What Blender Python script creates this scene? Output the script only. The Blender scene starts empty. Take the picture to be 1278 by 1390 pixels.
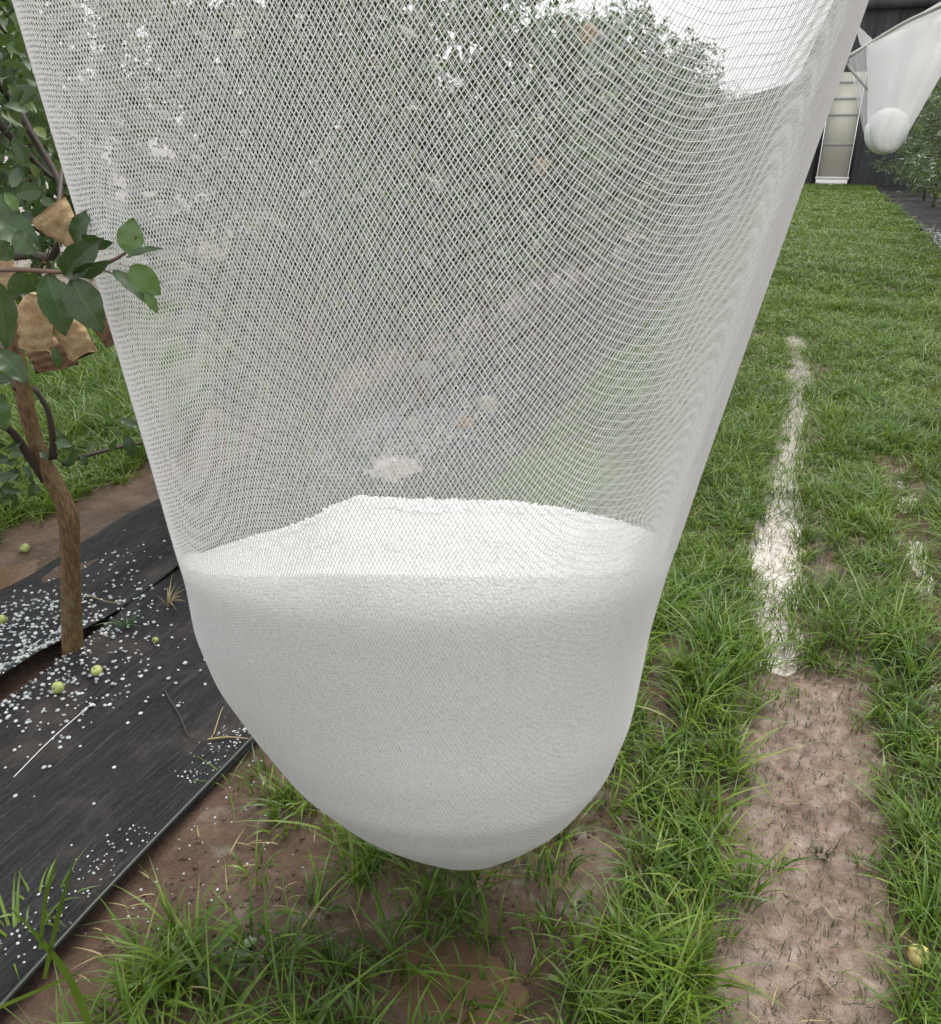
import bpy, math, random
import numpy as np
C = bpy.context.scene.collection
rng = np.random.default_rng(7)
random.seed(7)
PI = math.pi

# ------------------------------------------------------------------ camera, world, sun, exposure
FPX = 1100.0                       # focal length in photograph pixels (photograph 1278 x 1390)
PITCH = math.atan(510/FPX)
YAW = math.atan((1110-639)/math.hypot(FPX, 510))
H = 1.5
cam_d = bpy.data.cameras.new('camera'); cam = bpy.data.objects.new('camera', cam_d); C.objects.link(cam)
cam_d.sensor_fit = 'HORIZONTAL'; cam_d.sensor_width = 36; cam_d.lens = 36*FPX/1278
cam_d.clip_start = 0.02; cam_d.clip_end = 2000
cam.location = (0, 0, H); cam.rotation_euler = (PI/2-PITCH, 0, YAW)
bpy.context.scene.camera = cam

SUN_EL, SUN_AZ = math.radians(68), math.radians(10)
w = bpy.data.worlds.new('World'); bpy.context.scene.world = w; w.use_nodes = True
nt = w.node_tree; nt.nodes.clear()
out = nt.nodes.new('ShaderNodeOutputWorld'); bg = nt.nodes.new('ShaderNodeBackground')
sky = nt.nodes.new('ShaderNodeTexSky'); sky.sky_type = 'NISHITA'; sky.sun_disc = False
sky.sun_elevation = SUN_EL; sky.sun_rotation = SUN_AZ; sky.dust_density = 6.0
hs = nt.nodes.new('ShaderNodeHueSaturation'); hs.inputs['Saturation'].default_value = 0.25
mix = nt.nodes.new('ShaderNodeMixRGB'); mix.inputs['Fac'].default_value = 0.8
mix.inputs['Color2'].default_value = (8.6, 8.8, 9.0, 1)      # even cloud cover over the clear sky
nt.links.new(sky.outputs[0], hs.inputs['Color']); nt.links.new(hs.outputs[0], mix.inputs['Color1'])
nt.links.new(mix.outputs[0], bg.inputs['Color']); nt.links.new(bg.outputs[0], out.inputs[0])
bg.inputs['Strength'].default_value = 0.116
sun_d = bpy.data.lights.new('sun', 'SUN'); sun = bpy.data.objects.new('sun', sun_d); C.objects.link(sun)
sun_d.energy = 2.6; sun_d.angle = math.radians(45); sun_d.color = (1, .97, .93)
sun.rotation_euler = (PI/2-SUN_EL, 0, PI-SUN_AZ)
vs = bpy.context.scene.view_settings
vs.view_transform = 'Standard'; vs.look = 'None'; vs.exposure = 0.52; vs.gamma = 1

# ------------------------------------------------------------------ helpers
Rv = np.array([math.cos(YAW), math.sin(YAW), 0]); Fv = np.array([-math.sin(YAW), math.cos(YAW), 0])
cp, sp = math.cos(PITCH), math.sin(PITCH)
def P(u, v, F):
    """the point in the world seen at photograph pixel (u, v) at horizontal distance F along the heading"""
    x = u-639; y = -(v-695)
    fw = FPX*cp + y*sp; up = y*cp - FPX*sp
    t = F/fw
    return Rv*(x*t) + Fv*F + np.array([0, 0, H+up*t])
def PY(u, v, Y):
    p = P(u, v, 1.0); d = p-np.array([0, 0, H]); return np.array([0, 0, H])+d*(Y/d[1])
def G(u, v, z=0.0):
    p = P(u, v, 1.0); d = p-np.array([0, 0, H]); return np.array([0, 0, H])+d*((z-H)/d[2])
def L(x, F, z):
    x = np.asarray(x, float); F = np.asarray(F, float); z = np.asarray(z, float)
    return np.stack([Rv[0]*x+Fv[0]*F, Rv[1]*x+Fv[1]*F, z+0*x], -1)
def project(pts):
    xr = pts[:, 0]*Rv[0]+pts[:, 1]*Rv[1]; F = pts[:, 0]*Fv[0]+pts[:, 1]*Fv[1]; z = pts[:, 2]-H
    d = F*cp-z*sp; d = np.where(d < .05, .05, d)
    return 639+FPX*xr/d, 695-FPX*(F*sp+z*cp)/d, F*cp-z*sp
def inview(pts, m=260, mb=420):
    u, v, d = project(pts)
    return (d > .1) & (u > -m) & (u < 1278+m) & (v > -m) & (v < 1390+mb)

def vnoise(x, y, s, seed):
    """smooth value noise in 0..1 at cell size s"""
    r = np.random.default_rng(seed); T = r.random((256, 256))
    x = np.asarray(x)/s+1000.3; y = np.asarray(y)/s+1000.7
    xi = np.floor(x).astype(int); yi = np.floor(y).astype(int); fx = x-xi; fy = y-yi
    fx = fx*fx*(3-2*fx); fy = fy*fy*(3-2*fy)
    a = T[xi % 256, yi % 256]; b = T[(xi+1) % 256, yi % 256]; c = T[xi % 256, (yi+1) % 256]; d = T[(xi+1) % 256, (yi+1) % 256]
    return (a*(1-fx)+b*fx)*(1-fy)+(c*(1-fx)+d*fx)*fy

def mesh_np(name, V, faces, smooth=True):
    """faces: list of (n,k) integer arrays"""
    me = bpy.data.meshes.new(name)
    V = np.asarray(V, np.float32).reshape(-1, 3)
    me.vertices.add(len(V)); me.vertices.foreach_set('co', V.ravel())
    li = []; st = []; tot = 0
    for f in faces:
        f = np.asarray(f, np.int32)
        if len(f) == 0: continue
        st.append(tot+np.arange(len(f))*f.shape[1]); li.append(f.ravel()); tot += f.size
    li = np.concatenate(li); st = np.concatenate(st)
    me.loops.add(len(li)); me.loops.foreach_set('vertex_index', li.astype(np.int32))
    me.polygons.add(len(st)); me.polygons.foreach_set('loop_start', st.astype(np.int32))
    me.update(calc_edges=True)
    if smooth: me.polygons.foreach_set('use_smooth', np.ones(len(st), bool))
    me.validate()
    return me
def link(name, me, mat=None, parent=None):
    o = bpy.data.objects.new(name, me); C.objects.link(o)
    if mat is not None and me is not None and len(me.materials) == 0: me.materials.append(mat)
    if parent is not None: o.parent = parent
    return o
def tag(o, label=None, cat=None, group=None, kind=None):
    if label: o['label'] = label
    if cat: o['category'] = cat
    if group: o['group'] = group
    if kind: o['kind'] = kind
    return o
def empty(name, loc=(0, 0, 0)):
    o = bpy.data.objects.new(name, None); C.objects.link(o); o.location = loc; o.empty_display_size = .1
    return o
class MB:
    """collects geometry for one mesh"""
    def __init__(s): s.V = []; s.F = {}; s.n = 0
    def add(s, V, faces):
        V = np.asarray(V, float).reshape(-1, 3)
        for f in faces:
            f = np.asarray(f, int)
            if len(f): s.F.setdefault(f.shape[1], []).append(f+s.n)
        s.V.append(V); s.n += len(V)
    def mesh(s, name, smooth=True, origin=None):
        V = np.concatenate(s.V)
        if origin is not None: V = V-np.asarray(origin)
        return mesh_np(name, V, [np.concatenate(f) for f in s.F.values()], smooth)
    def box(s, a, b):
        a = np.minimum(a, b), np.maximum(a, b); lo, hi = a
        V = [(x, y, z) for x in (lo[0], hi[0]) for y in (lo[1], hi[1]) for z in (lo[2], hi[2])]
        s.add(V, [[(0, 1, 3, 2), (4, 6, 7, 5), (0, 4, 5, 1), (2, 3, 7, 6), (0, 2, 6, 4), (1, 5, 7, 3)]])
    def tube(s, pts, rad, k=8, cap=True, rough=0):
        pts = np.asarray(pts, float); n = len(pts); rad = np.broadcast_to(rad, (n,)).astype(float)
        T = np.gradient(pts, axis=0); T /= np.linalg.norm(T, axis=1)[:, None]+1e-9
        ref = np.array([0.13, .31, .94]) if abs(T[:, 2]).mean() < .8 else np.array([.9, .2, .1])
        A = np.cross(T, ref); A /= np.linalg.norm(A, axis=1)[:, None]+1e-9; B = np.cross(T, A)
        a = np.arange(k)*2*PI/k
        rr = rad[:, None]*(1+rough*(rng.random((n, k))-.5))
        V = pts[:, None]+rr[..., None]*(np.cos(a)[None, :, None]*A[:, None]+np.sin(a)[None, :, None]*B[:, None])
        i = np.arange(n-1)[:, None]*k; j = np.arange(k)[None]; j2 = (j+1) % k
        q = np.stack([i+j, i+j2, i+k+j2, i+k+j], -1).reshape(-1, 4)
        f = [q]
        if cap: f.append([list(range(k))[::-1]]); f.append([list(range((n-1)*k, n*k))])
        s.add(V, f)
def spline(pts, n=24):
    pts = np.asarray(pts, float); m = len(pts)
    if m < 3:
        t = np.linspace(0, 1, n)[:, None]; return pts[0]*(1-t)+pts[-1]*t
    P0 = np.vstack([2*pts[0]-pts[1], pts, 2*pts[-1]-pts[-2]])
    o = []
    for t in np.linspace(0, m-1-1e-6, n):
        i = int(t); f = t-i; a, b, c, d = P0[i:i+4]
        o.append(.5*((2*b)+(-a+c)*f+(2*a-5*b+4*c-d)*f*f+(-a+3*b-3*c+d)*f**3))
    return np.array(o)
def pchip(x, y, xq):
    """smooth interpolation (linear interpolation, then smoothed)"""
    x = np.asarray(x, float); y = np.asarray(y, float)
    t = np.linspace(x[0]-.1, x[-1]+.1, 1400)
    v = np.interp(t, x, y); lo = t < x[0]; v[lo] = y[0]+(t[lo]-x[0])*(y[1]-y[0])/(x[1]-x[0])
    k = np.hanning(41); k /= k.sum(); vv = np.convolve(v, k, 'same'); vv[:25] = v[:25]; vv[-25:] = v[-25:]
    return np.interp(xq, t, vv)

# ------------------------------------------------------------------ materials
def mat(name, base=(.5, .5, .5), rough=.7, spec=.4, **kw):
    m = bpy.data.materials.new(name); m.use_nodes = True
    b = m.node_tree.nodes['Principled BSDF']
    b.inputs['Base Color'].default_value = (*base, 1); b.inputs['Roughness'].default_value = rough
    b.inputs['Specular IOR Level'].default_value = spec
    m.N = None if False else None
    return m, m.node_tree, b
def _mat(name, base=(.5, .5, .5), rough=.7, spec=.4):
    m = bpy.data.materials.new(name); m.use_nodes = True
    b = m.node_tree.nodes['Principled BSDF']
    b.inputs['Base Color'].default_value = (*base, 1); b.inputs['Roughness'].default_value = rough
    b.inputs['Specular IOR Level'].default_value = spec
    return m, m.node_tree, b
def noise(t, scale, detail=4, vec=None, rough=.6, mapping=None):
    n = t.nodes.new('ShaderNodeTexNoise'); n.inputs['Scale'].default_value = scale; n.inputs['Detail'].default_value = detail
    n.inputs['Roughness'].default_value = rough
    g = t.nodes.new('ShaderNodeNewGeometry')
    if mapping:
        mp = t.nodes.new('ShaderNodeMapping'); mp.inputs['Scale'].default_value = mapping
        t.links.new(g.outputs['Position'], mp.inputs['Vector']); t.links.new(mp.outputs[0], n.inputs['Vector'])
    else: t.links.new(g.outputs['Position'], n.inputs['Vector'])
    return n.outputs['Fac']
def ramp(t, src, stops):
    r = t.nodes.new('ShaderNodeValToRGB'); e = r.color_ramp.elements
    while len(e) < len(stops): e.new(.5)
    for i, (p, c) in enumerate(stops):
        e[i].position = p; e[i].color = (*c, 1) if len(c) == 3 else c
    t.links.new(src, r.inputs[0]); return r.outputs[0]
def mixc(t, fac, a, b, typ='MIX'):
    m = t.nodes.new('ShaderNodeMixRGB'); m.blend_type = typ
    for s, k in ((fac, 'Fac'), (a, 'Color1'), (b, 'Color2')):
        if hasattr(s, 'links'): t.links.new(s, m.inputs[k])
        else: m.inputs[k].default_value = s if k == 'Fac' else (*s, 1)
    return m.outputs[0]
def bump(t, b, src, dist=.01, strength=1):
    n = t.nodes.new('ShaderNodeBump'); n.inputs['Distance'].default_value = dist; n.inputs['Strength'].default_value = strength
    t.links.new(src, n.inputs['Height']); t.links.new(n.outputs[0], b.inputs['Normal']); return n
def island(t):
    g = t.nodes.new('ShaderNodeNewGeometry'); return g.outputs['Random Per Island']
def backf(t):
    g = t.nodes.new('ShaderNodeNewGeometry'); return g.outputs['Backfacing']
def translucent(m, t, b, colsrc, fac):
    tr = t.nodes.new('ShaderNodeBsdfTranslucent'); mx = t.nodes.new('ShaderNodeMixShader'); mx.inputs[0].default_value = fac
    if hasattr(colsrc, 'links'): t.links.new(colsrc, tr.inputs[0])
    else: tr.inputs[0].default_value = (*colsrc, 1)
    o = t.nodes['Material Output']
    t.links.new(b.outputs[0], mx.inputs[1]); t.links.new(tr.outputs[0], mx.inputs[2]); t.links.new(mx.outputs[0], o.inputs[0])
M = {}
# mud
m, t, b = _mat('mud', rough=.5); M['mud'] = m
n1 = noise(t, 3, 6); n2 = noise(t, 60, 5); n3 = noise(t, 400, 2)
c = ramp(t, n1, [(.3, (.085, .052, .034)), (.5, (.18, .118, .085)), (.7, (.31, .22, .17))])
c = mixc(t, .55, c, ramp(t, n2, [(.3, (.30, .26, .22)), (.7, (.85, .8, .75))]), 'MULTIPLY')
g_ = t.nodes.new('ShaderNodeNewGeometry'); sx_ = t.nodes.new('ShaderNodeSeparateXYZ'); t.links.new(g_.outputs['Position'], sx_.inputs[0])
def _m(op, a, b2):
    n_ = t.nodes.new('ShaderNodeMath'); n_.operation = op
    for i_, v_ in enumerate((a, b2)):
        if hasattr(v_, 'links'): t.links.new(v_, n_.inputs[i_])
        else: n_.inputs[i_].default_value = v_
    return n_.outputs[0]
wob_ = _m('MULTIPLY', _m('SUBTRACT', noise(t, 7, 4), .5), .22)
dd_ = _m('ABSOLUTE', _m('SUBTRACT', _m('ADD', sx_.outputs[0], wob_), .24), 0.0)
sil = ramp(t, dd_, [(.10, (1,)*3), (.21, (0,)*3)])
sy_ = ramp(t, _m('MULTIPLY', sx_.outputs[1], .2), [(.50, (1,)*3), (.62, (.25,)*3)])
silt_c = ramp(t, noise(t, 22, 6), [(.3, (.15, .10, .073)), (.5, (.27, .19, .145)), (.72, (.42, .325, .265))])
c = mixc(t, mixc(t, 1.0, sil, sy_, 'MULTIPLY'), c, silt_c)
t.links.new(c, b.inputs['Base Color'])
rr = ramp(t, noise(t, 9, 4), [(.4, (.14,)*3), (.62, (.45,)*3)]); t.links.new(rr, b.inputs['Roughness'])
bump(t, b, mixc(t, .4, n2, n3), .018, 1.0)
b.inputs['Coat Roughness'].default_value = .22
t.links.new(ramp(t, noise(t, 16, 5), [(.4, (0,)*3), (.7, (.35,)*3)]), b.inputs['Coat Weight'])
# water, muddy
m, t, b = _mat('muddy_water', (.42, .34, .30), .04, .5); M['water'] = m
b.inputs['IOR'].default_value = 1.33; b.inputs['Metallic'].default_value = .5
c = ramp(t, noise(t, 14, 4), [(.35, (.50, .43, .37)), (.65, (.72, .65, .60))]); t.links.new(c, b.inputs['Base Color'])
bump(t, b, noise(t, 9, 2), .0012, .4)
m, t, b = _mat('brown_water', (.135, .083, .052), .05, .5); M['brown_water'] = m
bump(t, b, noise(t, 40, 2), .002, .4)
# weed mat
m, t, b = _mat('woven_film', (.035, .037, .04), .3, .32); M['film'] = m
st = noise(t, 1, 5, mapping=(160, 7, 60)); st2 = noise(t, 1, 3, mapping=(700, 60, 300))
c = ramp(t, st, [(.3, (.006, .006, .007)), (.55, (.018, .018, .021)), (.75, (.060, .061, .065))])
dirt = ramp(t, noise(t, 5, 6), [(.54, (0, 0, 0)), (.72, (1, 1, 1))])
c = mixc(t, mixc(t, .3, (0, 0, 0), dirt), c, (.17, .12, .09)); t.links.new(c, b.inputs['Base Color'])
t.links.new(ramp(t, noise(t, 12, 4), [(.35, (.24,)*3), (.65, (.6,)*3)]), b.inputs['Roughness'])
bump(t, b, mixc(t, .35, st, st2), .016, 1.0)
# grass
def grassmat(name, cols, yel=.04, tl=.3):
    m, t, b = _mat(name, rough=.42, spec=.45)
    i = island(t); c = ramp(t, i, [(k/(len(cols)-1), q) for k, q in enumerate(cols)])
    c = mixc(t, ramp(t, noise(t, 1.6, 3), [(.35, (0,)*3), (.65, (.55,)*3)]), c, (.155, .245, .018))
    c = mixc(t, .8, c, ramp(t, noise(t, 9, 3), [(.3, (.62, .66, .62)), (.7, (1.25, 1.2, 1.1))]), 'MULTIPLY')
    t.links.new(c, b.inputs['Base Color']); translucent(m, t, b, mixc(t, .5, c, (.20, .33, .04)), tl); return m
M['grass'] = grassmat('grass_blades', [(.024, .056, .008), (.040, .090, .011), (.070, .138, .015), (.115, .195, .022), (.17, .245, .04), (.32, .28, .12)])
e = M['grass'].node_tree
for nd in e.nodes:
    if nd.type == 'VALTORGB' and len(nd.color_ramp.elements) == 6:
        for q, pz in zip(nd.color_ramp.elements, (0, .25, .5, .8, .965, 1)): q.position = pz
M['stubble'] = _mat('dead_stubble', (.04, .045, .02), .6)[0]
# leaves
def leafmat(name, cols, under, tl=.18, rough=.36, veins=False):
    m, t, b = _mat(name, rough=rough, spec=.5)
    c = ramp(t, island(t), [(k/(len(cols)-1), q) for k, q in enumerate(cols)])
    c = mixc(t, .35, c, ramp(t, noise(t, 220, 3), [(.3, (.5,)*3), (.7, (1.4,)*3)]), 'MULTIPLY')
    if veins:
        at = t.nodes.new('ShaderNodeAttribute'); at.attribute_name = 'leafuv'; sx_ = t.nodes.new('ShaderNodeSeparateXYZ'); t.links.new(at.outputs['Vector'], sx_.inputs[0])
        def mt(op, a, b2=None):
            n_ = t.nodes.new('ShaderNodeMath'); n_.operation = op
            for i_, v_ in enumerate((a, b2)):
                if v_ is None: continue
                if hasattr(v_, 'links'): t.links.new(v_, n_.inputs[i_])
                else: n_.inputs[i_].default_value = v_
            return n_.outputs[0]
        au = mt('ABSOLUTE', sx_.outputs[0]); side = mt('ABSOLUTE', mt('SUBTRACT', mt('FRACT', mt('MULTIPLY', mt('SUBTRACT', sx_.outputs[1], mt('MULTIPLY', au, .24)), 8.0)), .5))
        vn = mt('MAXIMUM', mt('MULTIPLY', mt('SUBTRACT', .09, side), 8.0), mt('MULTIPLY', mt('SUBTRACT', .07, au), 18.0)); vn = mt('MINIMUM', mt('MAXIMUM', vn, 0.0), 1.0)
        c = mixc(t, mt('MULTIPLY', vn, .45), c, (.14, .19, .08))
    c = mixc(t, backf(t), c, under); t.links.new(c, b.inputs['Base Color'])
    if veins: bump(t, b, vn, .0012, -.7)
    else: bump(t, b, noise(t, 180, 2), .002, .4)
    translucent(m, t, b, (.13, .24, .03), tl); return m
M['leaf'] = leafmat('apple_leaves', [(.018, .038, .012), (.03, .06, .018), (.045, .085, .025), (.07, .12, .035), (.13, .17, .04)], (.13, .17, .11))
M['nearleaf'] = leafmat('near_apple_leaves', [(.022, .045, .018), (.035, .068, .024), (.05, .095, .032)], (.14, .18, .11), .12, veins=True)
M['paleleaf'] = leafmat('young_apple_leaves', [(.10, .17, .06), (.13, .21, .075)], (.16, .24, .11), .3, veins=True)
# bark
m, t, b = _mat('bark', rough=.55); M['bark'] = m
c = ramp(t, noise(t, 1, 6, mapping=(130, 130, 34)), [(.3, (.05, .031, .014)), (.55, (.155, .092, .038)), (.75, (.25, .165, .075))])
c = mixc(t, ramp(t, noise(t, 18, 3), [(.55, (0,)*3), (.7, (.6,)*3)]), c, (.16, .15, .09))
t.links.new(c, b.inputs['Base Color']); bump(t, b, noise(t, 1, 5, mapping=(140, 140, 30)), .006, .9)
M['twig'] = _mat('twig_bark', (.045, .032, .024), .6)[0]
M['redtwig'] = _mat('reddish_shoot', (.14, .075, .05), .5)[0]
# net
m, t, b = _mat('net_thread', (.94, .94, .93), .45, .4); M['net'] = m
M['grain'] = _mat('hail_grain_ice', (.9, .91, .91), .4, .4)[0]
translucent(m, t, b, (.96, .96, .95), .5)
def sheetnet(name, alpha, col=(.8, .8, .8)):
    m, t, b = _mat(name, col, .6, .2); translucent(m, t, b, col, .5)
    o = t.nodes['Material Output']; src = o.inputs[0].links[0].from_socket
    tp = t.nodes.new('ShaderNodeBsdfTransparent'); mx = t.nodes.new('ShaderNodeMixShader'); mx.inputs[0].default_value = alpha
    t.links.new(tp.outputs[0], mx.inputs[1]); t.links.new(src, mx.inputs[2]); t.links.new(mx.outputs[0], o.inputs[0]); return m
M['farnet'] = sheetnet('fine_white_netting', .74)
M['farnet_thin'] = sheetnet('sheer_white_netting', .5)
# hail
m, t, b = _mat('hail_ice', (.86, .87, .87), .35, .35); M['hail'] = m
v = t.nodes.new('ShaderNodeTexVoronoi'); v.inputs['Scale'].default_value = 200
g = t.nodes.new('ShaderNodeNewGeometry'); t.links.new(g.outputs['Position'], v.inputs['Vector'])
t.links.new(ramp(t, v.outputs['Distance'], [(.25, (.90, .905, .885)), (.75, (.74, .755, .73))]), b.inputs['Base Color'])
inv = t.nodes.new('ShaderNodeMath'); inv.operation = 'SUBTRACT'; inv.inputs[0].default_value = 1; t.links.new(v.outputs['Distance'], inv.inputs[1])
bump(t, b, inv.outputs[0], .0045, 1.0)
b.inputs['Subsurface Weight'].default_value = .75; b.inputs['Subsurface Radius'].default_value = (1, 1, 1); b.inputs['Subsurface Scale'].default_value = .035
m, t, b = _mat('hailstone_ice', (.82, .84, .85), .12, .6); M['stone'] = m
t.links.new(ramp(t, island(t), [(0, (.28, .31, .33)), (.5, (.58, .61, .62)), (1, (.85, .86, .86))]), b.inputs['Base Color'])
b.inputs['Transmission Weight'].default_value = .4
# paper
def papermat(name, c1, c2):
    m, t, b = _mat(name, rough=.7, spec=.25); n = noise(t, 45, 5)
    t.links.new(ramp(t, n, [(.3, c1), (.7, c2)]), b.inputs['Base Color']); bump(t, b, n, .012, .8); translucent(m, t, b, c2, .15); return m
M['kraft'] = papermat('kraft_paper', (.34, .23, .12), (.58, .43, .25))
M['kraft_red'] = papermat('reddish_and_shaded_paper', (.15, .09, .055), (.27, .17, .10))  # reddish bags, and the painted shade at the bottom of one bag
M['white_paper'] = papermat('pale_paper', (.5, .46, .36), (.72, .68, .58))
# fruit
def fruitmat(name, c1, c2):
    m, t, b = _mat(name, rough=.3, spec=.5); t.links.new(ramp(t, noise(t, 30, 3), [(.35, c1), (.65, c2)]), b.inputs['Base Color']); return m
M['green_apple'] = fruitmat('green_apple_skin', (.24, .30, .07), (.42, .44, .17))
M['yellow_apple'] = fruitmat('yellow_apple_skin', (.55, .42, .12), (.66, .56, .25))
M['pipe'] = _mat('black_rubber_pipe', (.012, .016, .013), .35)[0]
M['darkwall'] = _mat('dark_corrugated_sheet', (.035, .037, .042), .6)[0]
m, t, b = _mat('dark_corrugated', rough=.55); M['darkwall'] = m
t.links.new(ramp(t, noise(t, 1, 4, mapping=(3, 1, .25)), [(.35, (.025, .025, .03)), (.65, (.06, .062, .068))]), b.inputs['Base Color'])
m, t, b = _mat('translucent_sheet', (.55, .55, .50), .4); M['panel'] = m
translucent(m, t, b, (.72, .72, .66), .6)
M['steel'] = _mat('grey_steel', (.35, .35, .34), .45)[0]
M['whitebar'] = _mat('white_painted_bar', (.75, .75, .74), .5)[0]
M['rope'] = _mat('pale_rope', (.42, .40, .37), .7)[0]
M['string'] = _mat('white_string', (.7, .7, .7), .6)[0]
M['weed'] = leafmat('weed_leaves', [(.05, .11, .03), (.09, .17, .05)], (.1, .16, .06), .25)
M['dry'] = _mat('dry_plant', (.30, .24, .12), .7)[0]

# ------------------------------------------------------------------ terrain
ROWL, ROWR = -1.9, 2.62
def sstep(a, b, x):
    t = np.clip((x-a)/(b-a), 0, 1); return t*t*(3-2*t)
def trackc(y): return .125+.03*np.sin(y*1.3)-.02*np.clip(y-5, 0, 3)
def ground_z(x, y):
    z = (vnoise(x, y, .9, 1)-.5)*.03+(vnoise(x, y, .22, 2)-.5)*.022+(vnoise(x, y, .07, 3)-.5)*.010+(vnoise(x, y, .028, 4)-.5)*.006
    d = np.abs(x-trackc(y))
    wfac = sstep(1.9, 2.5, y)*(1-sstep(7.2, 7.8, y))
    z = z-(.060*(.62+.65*vnoise(x*0, y, .45, 8)))*np.exp(-(d/.112)**2)*wfac-.012*np.exp(-(d/.2)**2)*(1-wfac)*(y < 3)
    z = z-.03*np.exp(-((x-.64)/.08)**2)*sstep(2.0, 2.4, y)*(1-sstep(4.2, 4.6, y))*vnoise(x*0, y, .3, 10)*1.3
    z = z-.05*np.exp(-((x+.40)/.20)**2-((y-.98)/.16)**2)-.03*np.exp(-((x+.13)/.12)**2-((y-.75)/.2)**2)       # brown pool in front
    z = z-.045*np.exp(-((x+2.62)/.16)**2)*(y > -2)*(y < 3.4)*vnoise(x*0, y, .35, 11)*1.3
    tk = np.exp(-((x-.2)/.2)**2)*(y < 9); z = z+tk*((vnoise(x, y, .045, 12)-.5)*.014+(vnoise(x, y, .018, 13)-.5)*.007)
    far = sstep(14, 22, np.hypot(x, y)); z = z*(1-.7*far)
    # low bank under each tree row
    for r in (ROWL, -6.4, ROWR, 7.1, -10.9): z = z+.03*np.exp(-((x-r)/.45)**2)
    return z
def axis(*seg):
    o = []
    for a, b, s in seg: o.append(np.arange(a, b, s))
    return np.concatenate(o+[[seg[-1][1]]])
gx = axis((-600, -40, 80), (-40, -8, 2), (-8, -3, .12), (-3, -1.2, .03), (-1.2, .75, .011), (.75, 2.2, .03), (2.2, 8, .15), (8, 40, 2), (40, 600, 80))
gy = axis((-600, -40, 80), (-40, -1, 1.5), (-1, .55, .06), (.55, 2.8, .011), (2.8, 5, .025), (5, 9, .06), (9, 40, .4), (40, 600, 70))
X, Y = np.meshgrid(gx, gy, indexing='ij'); Z = ground_z(X, Y)
nx, ny = X.shape
i = np.arange(nx-1)[:, None]*ny+np.arange(ny-1)[None]
q = np.stack([i, i+ny, i+ny+1, i+1], -1).reshape(-1, 4)
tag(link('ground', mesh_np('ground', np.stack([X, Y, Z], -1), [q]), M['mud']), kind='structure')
def sheet_z(name, x0, x1, y0, y1, z, m):
    me = mesh_np(name, [(x0, y0, z), (x1, y0, z), (x1, y1, z), (x0, y1, z)], [[(0, 1, 2, 3)]], False)
    return tag(link(name, me, m), kind='structure')
sheet_z('puddle', -.12, .34, 1.9, 7.9, -.028, M['water'])
sheet_z('puddle', .46, .82, 1.9, 4.7, -.0275, M['water'])
sheet_z('puddle', -.75, -.02, .5, 1.22, -.031, M['brown_water'])
sheet_z('puddle', -3.0, -2.3, .8, 3.4, -.023, M['brown_water'])

# ------------------------------------------------------------------ weed mats
def film(name, x0, x1, y0, y1, label, nx=46, ny=420, base=.022, seed=5, lift=None):
    a = np.linspace(0, 1, nx)[:, None]; ys = np.linspace(0, 1, ny)[None]**1.5; y = y0+(y1-y0)*ys+0*a
    ex0 = x0+(vnoise(y*0, y, .8, seed)-.5)*.05; ex1 = x1+(vnoise(y*0, y, .9, seed+1)-.5)*.05
    x = ex0+(ex1-ex0)*a
    z = ground_z(x, y)*.35+base+(vnoise(x+y*.12, y*.16, .09, seed+2)-.5)*.026+(vnoise(x-y*.2, y*.35, .16, seed+5)-.5)**3*.22+(vnoise(x, y*.1, .035, seed+3)-.5)*.010+(vnoise(x, y, .3, seed+4)-.5)*.02
    for r in (ROWL, ROWR): z = z+.035*np.exp(-((x-r)/.5)**2)
    if lift is not None: z = z+lift(x, y, a)
    V = np.stack([x, y, z], -1); i = np.arange(nx-1)[:, None]*ny+np.arange(ny-1)[None]
    q = np.stack([i, i+ny, i+ny+1, i+1], -1).reshape(-1, 4)
    o = link(name, mesh_np(name, V, [q]), M['film']); tag(o, label, 'weed mat', 'black weed mats under the tree rows')
    sm = o.modifiers.new('thickness', 'SOLIDIFY'); sm.thickness = .0012
    return o
film('weed_mat', -1.90, -1.16, -1.0, 31.5, 'black woven weed mat between the near tree trunk and the brown soil, strewn with hail', lift=lambda x, y, a: .05*np.exp(-(a/.10)**2)*vnoise(x, y, .5, 77))
film('weed_mat', -2.52, -1.92, -1.0, 31.5, 'black weed mat beyond the near tree trunk, half under mud and hail', seed=15, lift=lambda x, y, a: .07*np.exp(-((1-a)/.14)**2)*vnoise(x, y, .4, 78)-.03*np.exp(-(a/.3)**2))
film('weed_mat', 1.92, 3.3, 5, 31.5, 'dark weed mat under the right-hand tree row beside the grass', nx=24, ny=200, seed=25)

g0 = G(525, 628, .07); a_ = np.linspace(0, 2*PI, 49)[:-1]; rr_ = .6+.5*vnoise(np.cos(a_)*2+5, np.sin(a_)*2+5, 1, 33)+.5*vnoise(np.cos(a_)*6, np.sin(a_)*6, 1, 34)
Vm = [(g0[0], g0[1], .066)]+[(g0[0]+.14*k_*r_*math.cos(q_), g0[1]+.18*k_*r_*math.sin(q_), .066-.05*(k_-.4)**2) for k_ in (.5, 1.0) for q_, r_ in zip(a_, rr_)]
j_ = np.arange(48); tag(link('mud', mesh_np('mud', Vm, [np.stack([0*j_, 1+j_, 1+(j_+1) % 48], -1), np.stack([1+j_, 49+j_, 49+(j_+1) % 48, 1+(j_+1) % 48], -1)]), M['water']), kind='structure')
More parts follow.
